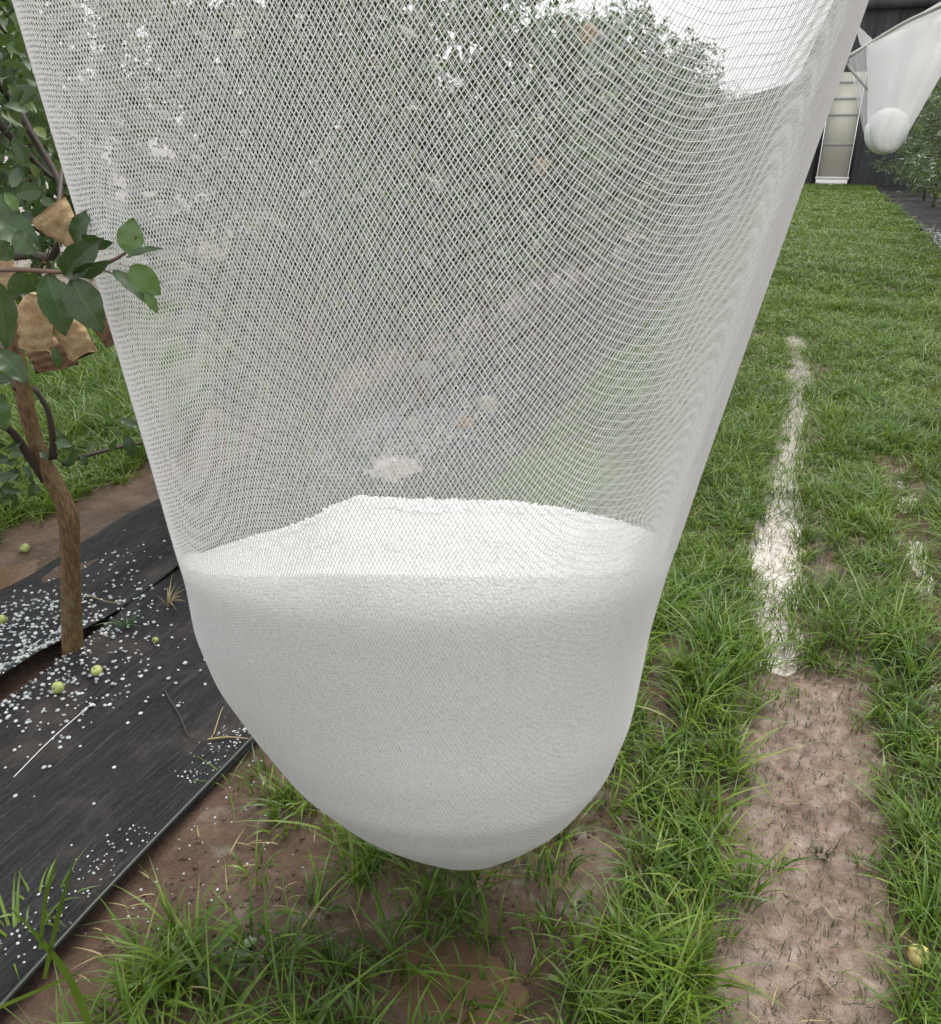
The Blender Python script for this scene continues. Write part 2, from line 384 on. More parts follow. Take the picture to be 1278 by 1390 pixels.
# irrigation pipe along the edge of the mat
yy = np.linspace(-1.0, 31, 160); px = -1.185+.012*np.sin(yy*2.1)+.006*np.sin(yy*5)
mb = MB(); mb.tube(np.stack([px+.012, yy, .034+.012*(vnoise(px*0, yy, .6, 9))], -1), .0075, 8)
tag(link('irrigation_pipe', mb.mesh('irrigation_pipe'), M['pipe']), 'thin black irrigation pipe along the edge of the weed mat', 'pipe')
mb = MB(); a = G(0, 1074, .05); bb = G(125, 955, .06)
mb.tube(spline([a+(a-bb)*.6+[0, 0, 0], a, (a+bb)/2+[0, 0, .008], bb], 14), .0011, 5)
tag(link('string', mb.mesh('string'), M['string']), 'thin white string lying straight across the black weed mat', 'string')

# ------------------------------------------------------------------ the big hail net and its hail
F0 = 1.25
zk = [.13, .15, .18, .23, .3, .4, .5, .6, .7, .8, .87]
Wk = [.0603, .0868, .122, .1802, .2462, .3151, .3600, .3920, .4080, .4170, .4295]
ck = [-.0061, -.0086, -.0125, -.0191, -.0265, -.041, -.0570, -.0780, -.0860, -.0790, -.077]
Dk = [.0397, .065, .088, .125, .172, .211, .210, .198, .190, .183, .17]
zt = [1.0, 1.2, 1.4, 1.67, 2.0, 2.4, 2.75]
eL = lambda z: -.506-.1125*(z-.87); eR = lambda z: .352+.2075*(z-.87)
zk += zt; Wk += [(eR(z)-eL(z))/2 for z in zt]; ck += [(eR(z)+eL(z))/2 for z in zt]; Dk += [.155, .145, .145, .155, .17, .19, .2]
def Wf(z): return pchip(zk, Wk, z)
def cf(z): return pchip(zk, ck, z)
def Df(z): return pchip(zk, Dk, z)
ZMIN = .132
def bagdepth(xn, z, D): return D*np.sqrt(np.maximum(0, 1-np.abs(xn)**2.2))
# spacing of the cells across the width, in photograph pixels
sx = np.array([-1, -.95, -.9, -.7, -.5, -.3, 0, .3, .55, .70, .80, .87, .93, 1])
sd = np.array([3.0, 4.0, 4.8, 5.6, 6.2, 7.2, 8.8, 10.2, 10.6, 9.6, 7.4, 5.4, 3.6, 2.8])
fx = np.linspace(-1, 1, 2000); dens = 573/np.interp(fx, sx, sd); cum = np.concatenate([[0], np.cumsum((dens[1:]+dens[:-1])/2*np.diff(fx))])
NP = cum[-1]
gsx = np.array([-1, -.6, -.2, .15, .35, .5, .65, .76, .86, .93, 1]); gsd = np.array([0, 0, .02, .15, .42, .8, 1.2, 1.8, 2.9, 4.2, 5.5])
gp = np.interp(fx, gsx, gsd); gcum = np.concatenate([[0], np.cumsum((gp[1:]+gp[:-1])/2*np.diff(fx))])*.57
def threads(side, cell=.0125, x_lo=-1., x_hi=1., phase=0., scale=1., shear=1., off=0., zlo=.1, zhi=2.75, r=.00066):
    """two families of threads over the front (side -1) or back (side +1) face; returns a mesh builder"""
    mb = MB(); N = NP*scale; sub = 2
    VV = []; QQ = []; nv = 0
    for fam in (1, -1):
        qlo, qhi = zlo-gcum[-1]*shear-.1, zhi+.2
        klo = int(math.floor(min(fam*0, fam*N)-0+ (qlo)/cell))-2; khi = int(math.ceil(max(0, fam*N)+qhi/cell))+2
        for k in range(klo, khi):
            xl = x_lo+(rng.random()*.06 if x_lo > 0 else 0)
            # fam*a + q/cell = k  ->  q = (k - fam*a)*cell
            a = np.arange(0, N+.001, 1/sub)
            qv = (k+phase-fam*a)*cell
            xn = np.interp(a/scale, cum, fx); g = np.interp(xn, fx, gcum)*shear
            A = np.exp(-((qv-.98)/.25)**2)
            z = qv+g-.12*A*np.clip(1-(xn+1)/.65, 0, 1)**2*shear
            z = z+(vnoise(xn*2.4+7*side, z, .22, 35)-.5)*.012*np.clip((z-.86)/.1, .25, 1)
            ok = (z > zlo) & (z < zhi) & (xn >= xl-.001) & (xn <= x_hi+.001)
            if ok.sum() < 2: continue
            xn = xn[ok]; z = z[ok]; aa = a[ok]
            Wr = np.where(z < .87, .4295-.05*(.87-z), Wf(z)); cr = np.where(z < .87, -.077+.03*(.87-z), cf(z))
            x = cr+Wr*xn
            W = np.maximum(Wf(z), .004); c = cf(z)
            xx = (x-c)/W; inside = np.abs(xx) <= 1.04; xx = np.clip(xx, -1, 1)
            z2 = z
            wob = (vnoise(x*3, z*.35, .12, 31)-.5)*.008*np.clip((z-.9)/.1, 0, 1)*np.clip((1-np.abs(xx))*6, 0, 1)
            d = bagdepth(xx, z, Df(z))+.0022+off
            pt = L(c+xx*(W+.0015+off*.5), F0+side*(d+wob), z2)
            br = (~inside) | (z < ZMIN)
            # split into runs of connected samples
            idx = np.arange(len(pt)); good = ~br
            adj = good[1:] & good[:-1] & (np.diff(aa) < 1/sub+.01)
            s = 0
            runs = []; cur = None
            edges = np.flatnonzero(np.diff(np.concatenate([[0], adj.astype(int), [0]])))
            for e0, e1 in zip(edges[::2], edges[1::2]):
                p = pt[e0:e1+1]
                if len(p) < 2: continue
                T = np.gradient(p, axis=0); T /= np.linalg.norm(T, axis=1)[:, None]+1e-9
                ref = np.array([-Fv[0], -Fv[1], .25])
                Aa = np.cross(T, ref); Aa /= np.linalg.norm(Aa, axis=1)[:, None]+1e-9; B = np.cross(T, Aa)
                n = len(p)
                ang = (PI/2, PI/2+2*PI/3, PI/2+4*PI/3)
                rj = r*(.9+.35*(rng.random(n)))[:, None]
                V = np.stack([p+rj*(math.cos(w_)*Aa+math.sin(w_)*B) for w_ in ang], 1).reshape(-1, 3)
                i = np.arange(n-1)*3
                q = np.concatenate([np.stack([i+j, i+(j+1) % 3, i+3+(j+1) % 3, i+3+j], -1) for j in range(3)])
                VV.append(V); QQ.append(q+nv); nv += len(V)
    mb.add(np.concatenate(VV), [np.concatenate(QQ)])
    return mb
base = L(0, F0, 0)
net = tag(empty('hail_net', tuple(L(-.08, F0, .12))), 'large white mesh net hanging like a sack over the aisle, full of hail', 'hail net')
org = np.array(net.location)
link('front_netting', threads(-1).mesh('front_netting', origin=org), M['net'], net)
link('back_netting', threads(1, cell=.0105, phase=.37, scale=1.05, shear=.7, off=.0, r=.00038).mesh('back_netting', origin=org), M['net'], net)
link('folded_edge', threads(-1, cell=.010, x_lo=.90, phase=.5, scale=1.0, shear=1.0, off=.0012, zlo=.86).mesh('folded_edge', origin=org), M['net'], net)
# top cords that carry it, above the frame
mb = MB()
for s in (-1, 1):
    z = 2.75; x0 = cf(z)+s*Wf(z)
    mb.tube(spline([L(x0, F0, 2.72), L(x0*1.06, F0, 2.95), L(x0*1.1, F0+.02, 3.1)], 8), .003, 6)
zz = np.full(40, 2.74); aa = np.linspace(0, 2*PI, 40); xs_ = np.sign(np.cos(aa))*np.abs(np.cos(aa))**.8
mb.tube(L(cf(2.74)+Wf(2.74)*np.cos(aa), F0+Df(2.74)*np.sin(aa), zz), .003, 6, cap=False)
link('hanging_cord', mb.mesh('hanging_cord', origin=org), M['rope'], net)
for k, yw in enumerate((-.60, .60)):
    mb = MB(); a = L(yw*1.22-.03, -6, 3.12); bb = L(yw*1.22-.03, 8, 3.12)
    mb.tube(spline([a, (a+bb)/2-[0, 0, .04], bb], 20), .0025, 6)
    tag(link('support_wire', mb.mesh('support_wire'), M['steel']), 'steel wire overhead holding the big hail net on the ' + ('left' if k == 0 else 'right'), 'wire')

# hail heap
na, nz = 720, 230
ph = np.arange(na)/na*2*PI
cxp = np.cos(ph); syp = np.sin(ph)
ca = np.sign(cxp)*np.abs(cxp)**.9
sg = np.sign(syp)
rimx = ca
RX = np.array([-1, -.8, -.5, -.25, 0, .3, .6, .9, 1]); RZ = np.array([.838, .852, .868, .872, .872, .874, .878, .875, .868])+np.array([0, .004, .006, .012, .010, .002, -.016, -.030, -.018])
rim = np.interp(rimx, RX, RZ)-.05*(syp > 0)*np.abs(syp)**.5
s = np.linspace(0, 1, nz)[:, None]**1.0
zz = ZMIN+.004+(rim[None]-ZMIN-.004)*(1-np.cos(s*PI*.5)**1.0 if False else s**1.15)
W = Wf(zz); c_ = cf(zz); D = Df(zz)
xx = ca[None]+0*zz
pts = L(c_+W*xx, F0+sg[None]*bagdepth(xx, zz, D), zz)
rec = .024*sstep(.805, .90, zz)**1.3*(.7+.6*vnoise(xx, zz, .2, 46))
xr_ = 1-.5*rec/.17
pts = L(c_+W*xx*(1-.35*rec), F0+sg[None]*np.maximum(bagdepth(xx, zz, D)-rec, 0), zz)
# grain
gn = (vnoise(xx*40+zz*3, zz*100+sg[None]*50, 1, 41)-.5)
und = (vnoise(pts[..., 0]*1.0, zz, .11, 42)-.5)*.006
nrm = L(0*zz, sg[None]*1.0+0*zz, 0*zz)
pts = pts+nrm*(((gn*.0008)+und*np.sin(s*PI))-.001)[..., None]
# cap
nc = 90
ring = pts[-1]; cen = L(cf(.87)+0, F0, .9)
tt = np.linspace(1, .002, nc)[1:, None]
cap = cen+(ring[None]-cen)*tt[..., None]
xr = (cap[..., 0]*Rv[0]+cap[..., 1]*Rv[1]); fr = cap[..., 0]*Fv[0]+cap[..., 1]*Fv[1]-F0
CX = np.array([-.52, -.45, -.36, -.30, -.25, -.20, -.12, 0, .15, .3, .36]); CZ = np.array([.840, .850, .868, .884, .912, .928, .922, .920, .919, .914, .898])
crest = np.interp(xr, CX, CZ)
k1 = np.hanning(3)
edge = np.sqrt(1-(1-np.clip((1-tt)/.62, 0, 1))**2)
zc = (ring[None, :, 2])*(1-edge)+(crest-.035*np.clip(fr-.03, 0, 1)/.12-.05*np.clip(-fr-.0, 0, 1)**1.5/.06)*edge
gr = (vnoise(cap[..., 0], cap[..., 1], .006, 43)-.5)*.004+(vnoise(cap[..., 0], cap[..., 1], .017, 44)-.5)*.005+(vnoise(cap[..., 0], cap[..., 1], .05, 45)-.5)*.007
cap[..., 2] = zc+gr*edge
bot = L(cf(ZMIN), F0, ZMIN)[None]
allv = np.concatenate([pts.reshape(-1, 3), cap.reshape(-1, 3), bot, cap[-1].mean(0)[None]])
nr = nz+nc-1; i = np.arange(nr-1)[:, None]*na; j = np.arange(na)[None]; j2 = (j+1) % na
q = np.stack([i+j, i+j2, i+na+j2, i+na+j], -1).reshape(-1, 4)
jj = np.arange(na); tb = np.stack([jj*0+nr*na, (jj+1) % na, jj], -1); tt_ = np.stack([jj*0+nr*na+1, (nr-1)*na+jj, (nr-1)*na+(jj+1) % na], -1)
heap = tag(empty('hail_heap', tuple(bot[0])), 'big bulging heap of white hail filling the bottom of the near net', 'hail')
link('packed_hail', mesh_np('packed_hail', allv-bot[0], [q, np.concatenate([tb, tt_])]), M['hail'], heap)

# icosphere-like stone template
def ico(sub=1):
    p = (1+5**.5)/2
    V = [(-1, p, 0), (1, p, 0), (-1, -p, 0), (1, -p, 0), (0, -1, p), (0, 1, p), (0, -1, -p), (0, 1, -p), (p, 0, -1), (p, 0, 1), (-p, 0, -1), (-p, 0, 1)]
    Fc = [(0, 11, 5), (0, 5, 1), (0, 1, 7), (0, 7, 10), (0, 10, 11), (1, 5, 9), (5, 11, 4), (11, 10, 2), (10, 7, 6), (7, 1, 8), (3, 9, 4), (3, 4, 2), (3, 2, 6), (3, 6, 8), (3, 8, 9), (4, 9, 5), (2, 4, 11), (6, 2, 10), (8, 6, 7), (9, 8, 1)]
    V = [np.array(v)/np.linalg.norm(v) for v in V]
    for _ in range(sub):
        mid = {}; F2 = []
        def gm(a, b):
            k = (min(a, b), max(a, b))
            if k not in mid: v = V[a]+V[b]; V.append(v/np.linalg.norm(v)); mid[k] = len(V)-1
            return mid[k]
        for a, b, c in Fc:
            x, y, z = gm(a, b), gm(b, c), gm(c, a); F2 += [(a, x, z), (b, y, x), (c, z, y), (x, y, z)]
        Fc = F2
    return np.array(V), np.array(Fc)
IV, IF = ico(1)
def stones(pos, r, squash=.62):
    n = len(pos); sc = r[:, None, None]*(.8+.4*rng.random((n, 1, 3))); sc[..., 2] *= squash
    V = pos[:, None]+IV[None]*sc
    Fc = IF[None]+(np.arange(n)*len(IV))[:, None, None]
    return V.reshape(-1, 3), Fc.reshape(-1, 3)
# loose grains on the crest
n = 1500; fi = rng.integers(12, nc-2, n); fa = rng.integers(0, na, n); kk = fr[fi, fa] > .0; fi, fa = fi[kk], fa[kk]; n = len(fi)
pc = cap[fi, fa]+rng.normal(0, .002, (n, 3))*[1, 1, .3]
V, Fc = stones(pc, rng.uniform(.002, .0042, n), .9)
lo = link('loose_hail', mesh_np('loose_hail', V-bot[0], [Fc]), M['grain'], heap); lo['kind'] = 'stuff'

# ------------------------------------------------------------------ hailstones on the mats
def scatter(n, f):
    """rejection-sample pts; f(n) -> (x,y,keepprob)"""
    x, y, p = f(n); k = rng.random(len(x)) < p; return x[k], y[k]
X_, Y_, R_ = [], [], []
def addst(x, y, rlo, rhi):
    X_.append(x); Y_.append(y); R_.append(rng.uniform(rlo, rhi, len(x)))
x = rng.uniform(-2.5, -1.2, 2600); y = rng.uniform(.3, 5, 2600); k = rng.random(2600) < .75* np.clip((vnoise(x, y, .22, 51)-.52)*3, .04, 1)*np.clip(1.2-(np.abs(x+1.95))*1.2, .1, 1); addst(x[k], y[k], .0024, .0066)
# heaps either side of the trunk
for (cu, cv, du, n_) in ((60, 885, 150, 330), (110, 935, 100, 200), (35, 855, 90, 300), (20, 950, 90, 110), (190, 870, 60, 50)):
    g0 = G(cu, cv, .04); n = n_
    x = rng.normal(g0[0], .12, n); y = rng.normal(g0[1], .17, n)+(x-g0[0])*-.25
    addst(x, y, .0026, .0068)
x = rng.normal(-1.235, .03, 2600); y = rng.uniform(.35, 6, 2600); k = (vnoise(x*0, y, .18, 52) > .4) & (rng.random(2600) < .75); addst(x[k], y[k], .0014, .0033)
x = rng.normal(-1.75, .2, 1800); y = rng.normal(4.2, .9, 1800); k = vnoise(x, y, .3, 53) > .5; addst(x[k], y[k], .004, .009)
x = rng.normal(2.05, .12, 500); y = rng.normal(14.2, 1.3, 500); addst(x, y, .008, .02)
for cu, cv, n_, sx_, sy_ in ((500, 600, 700, .10, .25), (560, 560, 500, .08, .35), (600, 590, 400, .1, .3), (650, 500, 300, .15, .6), (430, 640, 300, .08, .12)):
    g0 = G(cu, cv, .06); addst(rng.normal(g0[0], sx_, n_), rng.normal(g0[1], sy_, n_), .005, .010)
x = rng.uniform(-1.15, -.75, 500); y = rng.uniform(.8, 1.7, 500); k = (rng.random(500) < .9*np.exp(-(x+1.15)/.12)); addst(x[k], y[k], .002, .0035)
# ray-cast the stones down on what lies below
bpy.context.view_layer.update()
dg = bpy.context.evaluated_depsgraph_get()
from mathutils import Vector
from mathutils.bvhtree import BVHTree
mats_ = [o for o in C.objects if o.name.startswith('weed_mat') or o.name == 'ground']
trees_ = [BVHTree.FromObject(o, dg) for o in mats_]
def drop(x, y, default=0):
    best = -9
    for T in trees_:
        h = T.ray_cast(Vector((x, y, 1)), Vector((0, 0, -1)))
        if h[0] is not None: best = max(best, h[0].z)
    return best if best > -9 else default
X_ = np.concatenate(X_); Y_ = np.concatenate(Y_); R_ = np.concatenate(R_)
cell = {}
Z_ = []
for x, y, r in zip(X_, Y_, R_):
    z = drop(x, y)+r*.45; key = (int(x/.011), int(y/.011)); cnt = cell.get(key, 0); cell[key] = cnt+1
    Z_.append(z+min(cnt, 3)*.005)
V, Fc = stones(np.stack([X_, Y_, Z_], -1), R_)
tag(link('hailstones', mesh_np('hailstones', V, [Fc]), M['stone']), 'loose white hailstones scattered over the black weed mats', 'hailstones', kind='stuff')

# crumbs of soil on the bare ground
n = 9000; x = rng.uniform(-1.12, .75, n); y = .75+2.4*rng.random(n)**1.6
k = (vnoise(x, y, .11, 57) > .45) & ((x < .02) | (x > .40) | (rng.random(n) < .25)); x, y = x[k], y[k]; r_ = .0012+.005*rng.random(len(x))**3
V, Fc = stones(np.stack([x, y, ground_z(x, y)+r_*.3], -1), r_, .8)
tag(link('soil_crumbs', mesh_np('soil_crumbs', V, [Fc]), M['mud']), 'small brown soil crumbs on the bare mud around the grass', 'soil', kind='stuff')
# ------------------------------------------------------------------ grass
def blades(bx, by, bz, az, h, lean, wd, segs=4, droop=None):
    n = len(bx); t = np.linspace(0, 1, segs+1)
    droop = rng.uniform(.15, .7, n) if droop is None else droop
    dx, dy = np.cos(az), np.sin(az); sxx, syy = -dy, dx
    tw = rng.uniform(-.5, .5, n)
    out_ = lean[:, None]*h[:, None]*(t**1.7)[None]; zz = h[:, None]*(t[None]-droop[:, None]*(t**2.4)[None])
    X = bx[:, None]+dx[:, None]*out_; Y = by[:, None]+dy[:, None]*out_; Z = bz[:, None]+zz
    wt = (np.sin(np.clip(t*.9+.12, 0, 1)*PI)**.6)*(1-t**3)
    wv = wd[:, None]*wt[None]*.5
    Ls = np.stack([X+sxx[:, None]*wv, Y+syy[:, None]*wv, Z+tw[:, None]*wv], -1)[:, :-1]; Rs = np.stack([X-sxx[:, None]*wv, Y-syy[:, None]*wv, Z-tw[:, None]*wv], -1)[:, :-1]
    tip = np.stack([X[:, -1], Y[:, -1], Z[:, -1]], -1)[:, None]
    V = np.concatenate([Ls, Rs, tip], 1); m = 2*segs+1
    b0 = (np.arange(n)*m)[:, None]; i = np.arange(segs-1)[None]
    q = np.stack([b0+i, b0+segs+i, b0+segs+i+1, b0+i+1], -1).reshape(-1, 4)
    tr = np.stack([b0[:, 0]+segs-1, b0[:, 0]+2*segs-1, b0[:, 0]+2*segs], -1)
    return V.reshape(-1, 3), q, tr
def dens_aisle(x, y):
    d = np.ones_like(x)
    tc = trackc(y)
    near = y < 2.45
    d = np.where(near & (np.abs(x-.25) < .16+.04*(vnoise(x, y, .12, 61)-.5)), .015, d)
    d = np.where(near & (x > .04) & (x < .12) & (y < 2.2), .10, d)
    wf_ = .105*np.clip((7.5-y)/2.4, .15, 1)
    d = np.where((~near) & (np.abs(x-tc) < wf_), .10*np.clip((7.5-y)/3, .0, 1)+.07+.5*(np.abs(x-tc) > wf_*.62), d)
    d = np.where((y > 2.3) & (y < 3.1) & (x > .2) & (x < .42), .3, d)
    d = np.where((y > 3.1) & (y < 8) & (x > tc+.08) & (x < tc+.2), .45, d)
    d = np.where((y > 1.6) & (y < 4.4) & (np.abs(x-.64) < .1), .25, d)
    e = x+1.17
    d = np.where((e < .33) & (y > 1.02) & (y < 1.75), .2+.5*(vnoise(x, y, .15, 62) > .55), d)
    d = np.where((e < .17+.1*(vnoise(x*0, y, .2, 67)-.5)) & (y < 1.8), .05, d)
    d = np.where((y < 1.2) & (x < -.25), d*np.where(vnoise(x, y, .13, 66) < .66, .07, .5), d)
    d = np.where((e < .06) & (y > 1.7), .4, d)
    r = np.hypot((x+.40)/.20, (y-.98)/.15); d = np.where(r < 1, .10, d)
    r = np.hypot((x+.13)/.16, (y-.78)/.2); d = np.where(r < 1, .12, d)
    r = np.hypot((x+.25)/.12, (y-1.35)/.3); d = np.where(r < 1, .12, d)
    r = np.hypot((x+.62)/.35, (y-1.45)/.35); d = np.where(r < 1, .5, d)
    r = np.hypot((x+.17)/.08, (y-2.1)/.35); d = np.where(r < 1, .15, d)
    r = np.hypot((x+.66)/.12, (y-.86)/.1); d = np.where(r < 1, .35, d)
    d = np.where(np.hypot(x-.44, y-1.30) < .055, 0, d)
    return d*(.55+.9*vnoise(x, y, .25, 63))
GV = []; GQ = []; GT = []; gn_ = 0
def addgrass(V, q, tr):
    global gn_
    GV.append(V); GQ.append(q+gn_); GT.append(tr+gn_); gn_ += len(V)
def zone(x0, x1, y0, y1, tpm, nb, hlo, hhi, wlo, whi, segs, df, spread=.03, hs=1.0):
    n = int((x1-x0)*(y1-y0)*tpm); x = rng.uniform(x0, x1, n); y = rng.uniform(y0, y1, n)
    k = rng.random(n) < df(x, y); x, y = x[k], y[k]
    k = inview(np.stack([x, y, x*0+.1], -1)); x, y = x[k], y[k]; n = len(x)
    hh = rng.uniform(hlo, hhi, n)*(.55+.8*vnoise(x, y, .5, 64))*hs
    m = rng.poisson(nb, n)+2; idx = np.repeat(np.arange(n), m)
    N = len(idx); az = rng.uniform(0, 2*PI, N); rr = spread*np.sqrt(rng.random(N))
    bx = x[idx]+rr*np.cos(az); by = y[idx]+rr*np.sin(az)
    az2 = az+rng.normal(0, .8, N); h = hh[idx]*rng.uniform(.45, 1.15, N)
    lean = np.abs(rng.normal(.6, .35, N))+.08
    V, q, tr = blades(bx, by, ground_z(bx, by)-.004, az2, h, lean, rng.uniform(wlo, whi, N), segs)
    addgrass(V, q, tr)
zone(-1.17, 1.95, .45, 2.6, 1150, 10, .08, .19, .0028, .0072, 6, dens_aisle)
zone(-1.17, 1.95, 2.6, 5.0, 1100, 11, .07, .15, .003, .006, 4, dens_aisle)
zone(-1.17, 1.95, 5.0, 9.0, 650, 10, .07, .14, .004, .008, 3, dens_aisle, .04)
zone(-1.17, 1.95, 9.0, 16, 300, 10, .07, .13, .007, .013, 3, dens_aisle, .06)
zone(-1.17, 1.95, 16, 32, 130, 10, .07, .13, .014, .024, 2, dens_aisle, .09)
one = lambda x, y: np.clip((-2.83-x)*8+.1, 0, 1)*(.5+.8*vnoise(x, y, .3, 65))
zone(-6.0, -2.8, .3, 5, 650, 11, .09, .20, .004, .007, 4, one)
zone(-6.0, -2.8, 5, 12, 240, 10, .09, .18, .007, .012, 3, one, .06)
zone(-6.0, -2.8, 12, 32, 60, 10, .09, .18, .016, .03, 2, one, .1)
zone(-9, -6, 3, 30, 14, 9, .09, .2, .02, .03, 2, lambda x, y: np.ones_like(x), .1)
zone(3.3, 7, 6, 30, 14, 9, .09, .2, .02, .03, 2, lambda x, y: np.ones_like(x), .1)
# dark stubble lies flat in the wet track
n = 14000; x = rng.uniform(-.1, .5, n); y = rng.uniform(.9, 7, n)**1.0; k = rng.random(n) < np.where(y < 2.6, 1, .8); x, y = x[k], y[k]
V, q, tr = blades(x, y, ground_z(x, y).clip(-.027), rng.uniform(0, 2*PI, len(x)), rng.uniform(.008, .035, len(x))*np.where(y > 2.3, 1.7, 1), rng.uniform(.3, 1.6, len(x)), rng.uniform(.0012, .0028, len(x)), 3)
sb = tag(link('grass_stubble', mesh_np('grass_stubble', V, [q, tr]), M['stubble']), 'short dark grass stubble in the wet brown wheel track', 'stubble', kind='stuff')
n = 900; x = rng.uniform(-1.14, 1.6, n); y = .7+4.5*rng.random(n)**1.5; az = rng.uniform(0, 2*PI, n)
V, q, tr = blades(x, y, ground_z(x, y)+.004, az, rng.uniform(.015, .035, n), rng.uniform(1.5, 3.2, n), rng.uniform(.0015, .0035, n), 4, np.full(n, .8))
tag(link('dead_straw', mesh_np('dead_straw', V, [q, tr]), M['dry']), 'dead straw lying between the green blades and on bare mud', 'straw', kind='stuff')
# broad tufts in the lower left foreground
def tuft(gx_, gy_, n, h, wd, lean=.8):
    az = rng.uniform(0, 2*PI, n); rr = .035*np.sqrt(rng.random(n)); bx = gx_+rr*np.cos(az); by = gy_+rr*np.sin(az)
    V, q, tr = blades(bx, by, ground_z(bx, by)-.005, az+rng.normal(0, .4, n), h*rng.uniform(.5, 1.1, n), rng.uniform(.25, lean, n)*1.5, wd*rng.uniform(.6, 1.1, n), 8, rng.uniform(.25, .85, n))
    addgrass(V, q, tr)
for (u, v, n, h, wd) in ((255, 1330, 34, .21, .009), (340, 1290, 18, .18, .008), (205, 1375, 14, .17, .008), (425, 1240, 18, .15, .007), (300, 1385, 20, .18, .009), (262, 1345, 18, .15, .010), (350, 1190, 14, .13, .006),
                         (520, 1280, 22, .14, .006), (470, 1330, 22, .13, .006), (60, 1250, 14, .16, .007), (30, 1300, 16, .17, .008), (850, 1300, 30, .18, .007), (940, 1340, 26, .17, .007), (880, 1200, 26, .17, .006),
                         (980, 1150, 26, .18, .006), (1240, 1150, 26, .17, .006), (1265, 1350, 20, .15, .007), (600, 1230, 12, .12, .005), (700, 1340, 9, .1, .005), (380, 1120, 9, .10, .005), (180, 860, 10, .09, .004)):
    g_ = G(u, v, 0); tuft(g_[0], g_[1], n, h, wd)
# the two broad blades crossing the lower left corner
for pts_, w_ in (([(125, 1400), (95, 1330), (50, 1270), (12, 1232)], .016), ([(-10, 1372), (40, 1350), (110, 1320)], .010), ([(60, 1330), (80, 1240), (100, 1170)], .007), ([(55, 1290), (62, 1220), (78, 1165)], .006)):
    p = spline([P(u, v, F) for (u, v), F in zip(pts_, (.86, .85, .86, .88))], 12)
    T = np.gradient(p, axis=0); T /= np.linalg.norm(T, axis=1)[:, None]; S = np.cross(T, Fv+np.array([0, 0, .3])); S /= np.linalg.norm(S, axis=1)[:, None]
    ww = (w_*.5*np.sin(np.linspace(.25, 1, 12)*PI)**.5)[:, None]; ww[-1] = .0003
    V = np.concatenate([p-S*ww, p, p+S*ww]) + np.concatenate([0*p, Fv*.002+0*p, 0*p]); i = np.arange(11)
    q = np.concatenate([np.stack([i, i+12, i+13, i+1], -1), np.stack([i+12, i+24, i+25, i+13], -1)])
    GV.append(V); GQ.append(q+gn_); gn_ += len(V)
tag(link('grass', mesh_np('grass', np.concatenate(GV), [np.concatenate(GQ), np.concatenate(GT)]), M['grass']), 'lush wet green grass growing along the orchard aisles', 'grass', kind='stuff')

# ------------------------------------------------------------------ leaves and trees
def leaf_template(nl=4, cup=.12, bend=.25, wid=.55):
    """leaf of length 1 along +y; 3 columns; returns verts (x side, y along, z normal) and quads"""
    t = np.linspace(0, 1, nl+1); w_ = wid*.5*np.sin(np.clip(t*.93+.035, 0, 1)*PI)**.75*(1.12-.3*t); w_[-1] = .01
    V = []
    for a, b in zip(t, w_):
        zb = -bend*a*a
        V += [(-b, a, zb+cup*b*2), (0, a, zb), (b, a, zb+cup*b*2)]
    i = np.arange(nl)*3
    q = np.concatenate([np.stack([i, i+1, i+4, i+3], -1), np.stack([i+1, i+2, i+5, i+4], -1)])
    return np.array(V), q
def norm(a): return a/(np.linalg.norm(a, axis=-1, keepdims=True)+1e-9)
def leaves(pos, d, nrm, size, tpl):
    TV, TQ = tpl; d = norm(d); s_ = norm(np.cross(d, nrm)); n_ = np.cross(s_, d)
    V = pos[:, None]+size[:, None, None]*(TV[None, :, 0:1]*s_[:, None]+TV[None, :, 1:2]*d[:, None]+TV[None, :, 2:3]*n_[:, None])
    Q = TQ[None]+(np.arange(len(pos))*len(TV))[:, None, None]
    return V.reshape(-1, 3), Q.reshape(-1, TQ.shape[1])
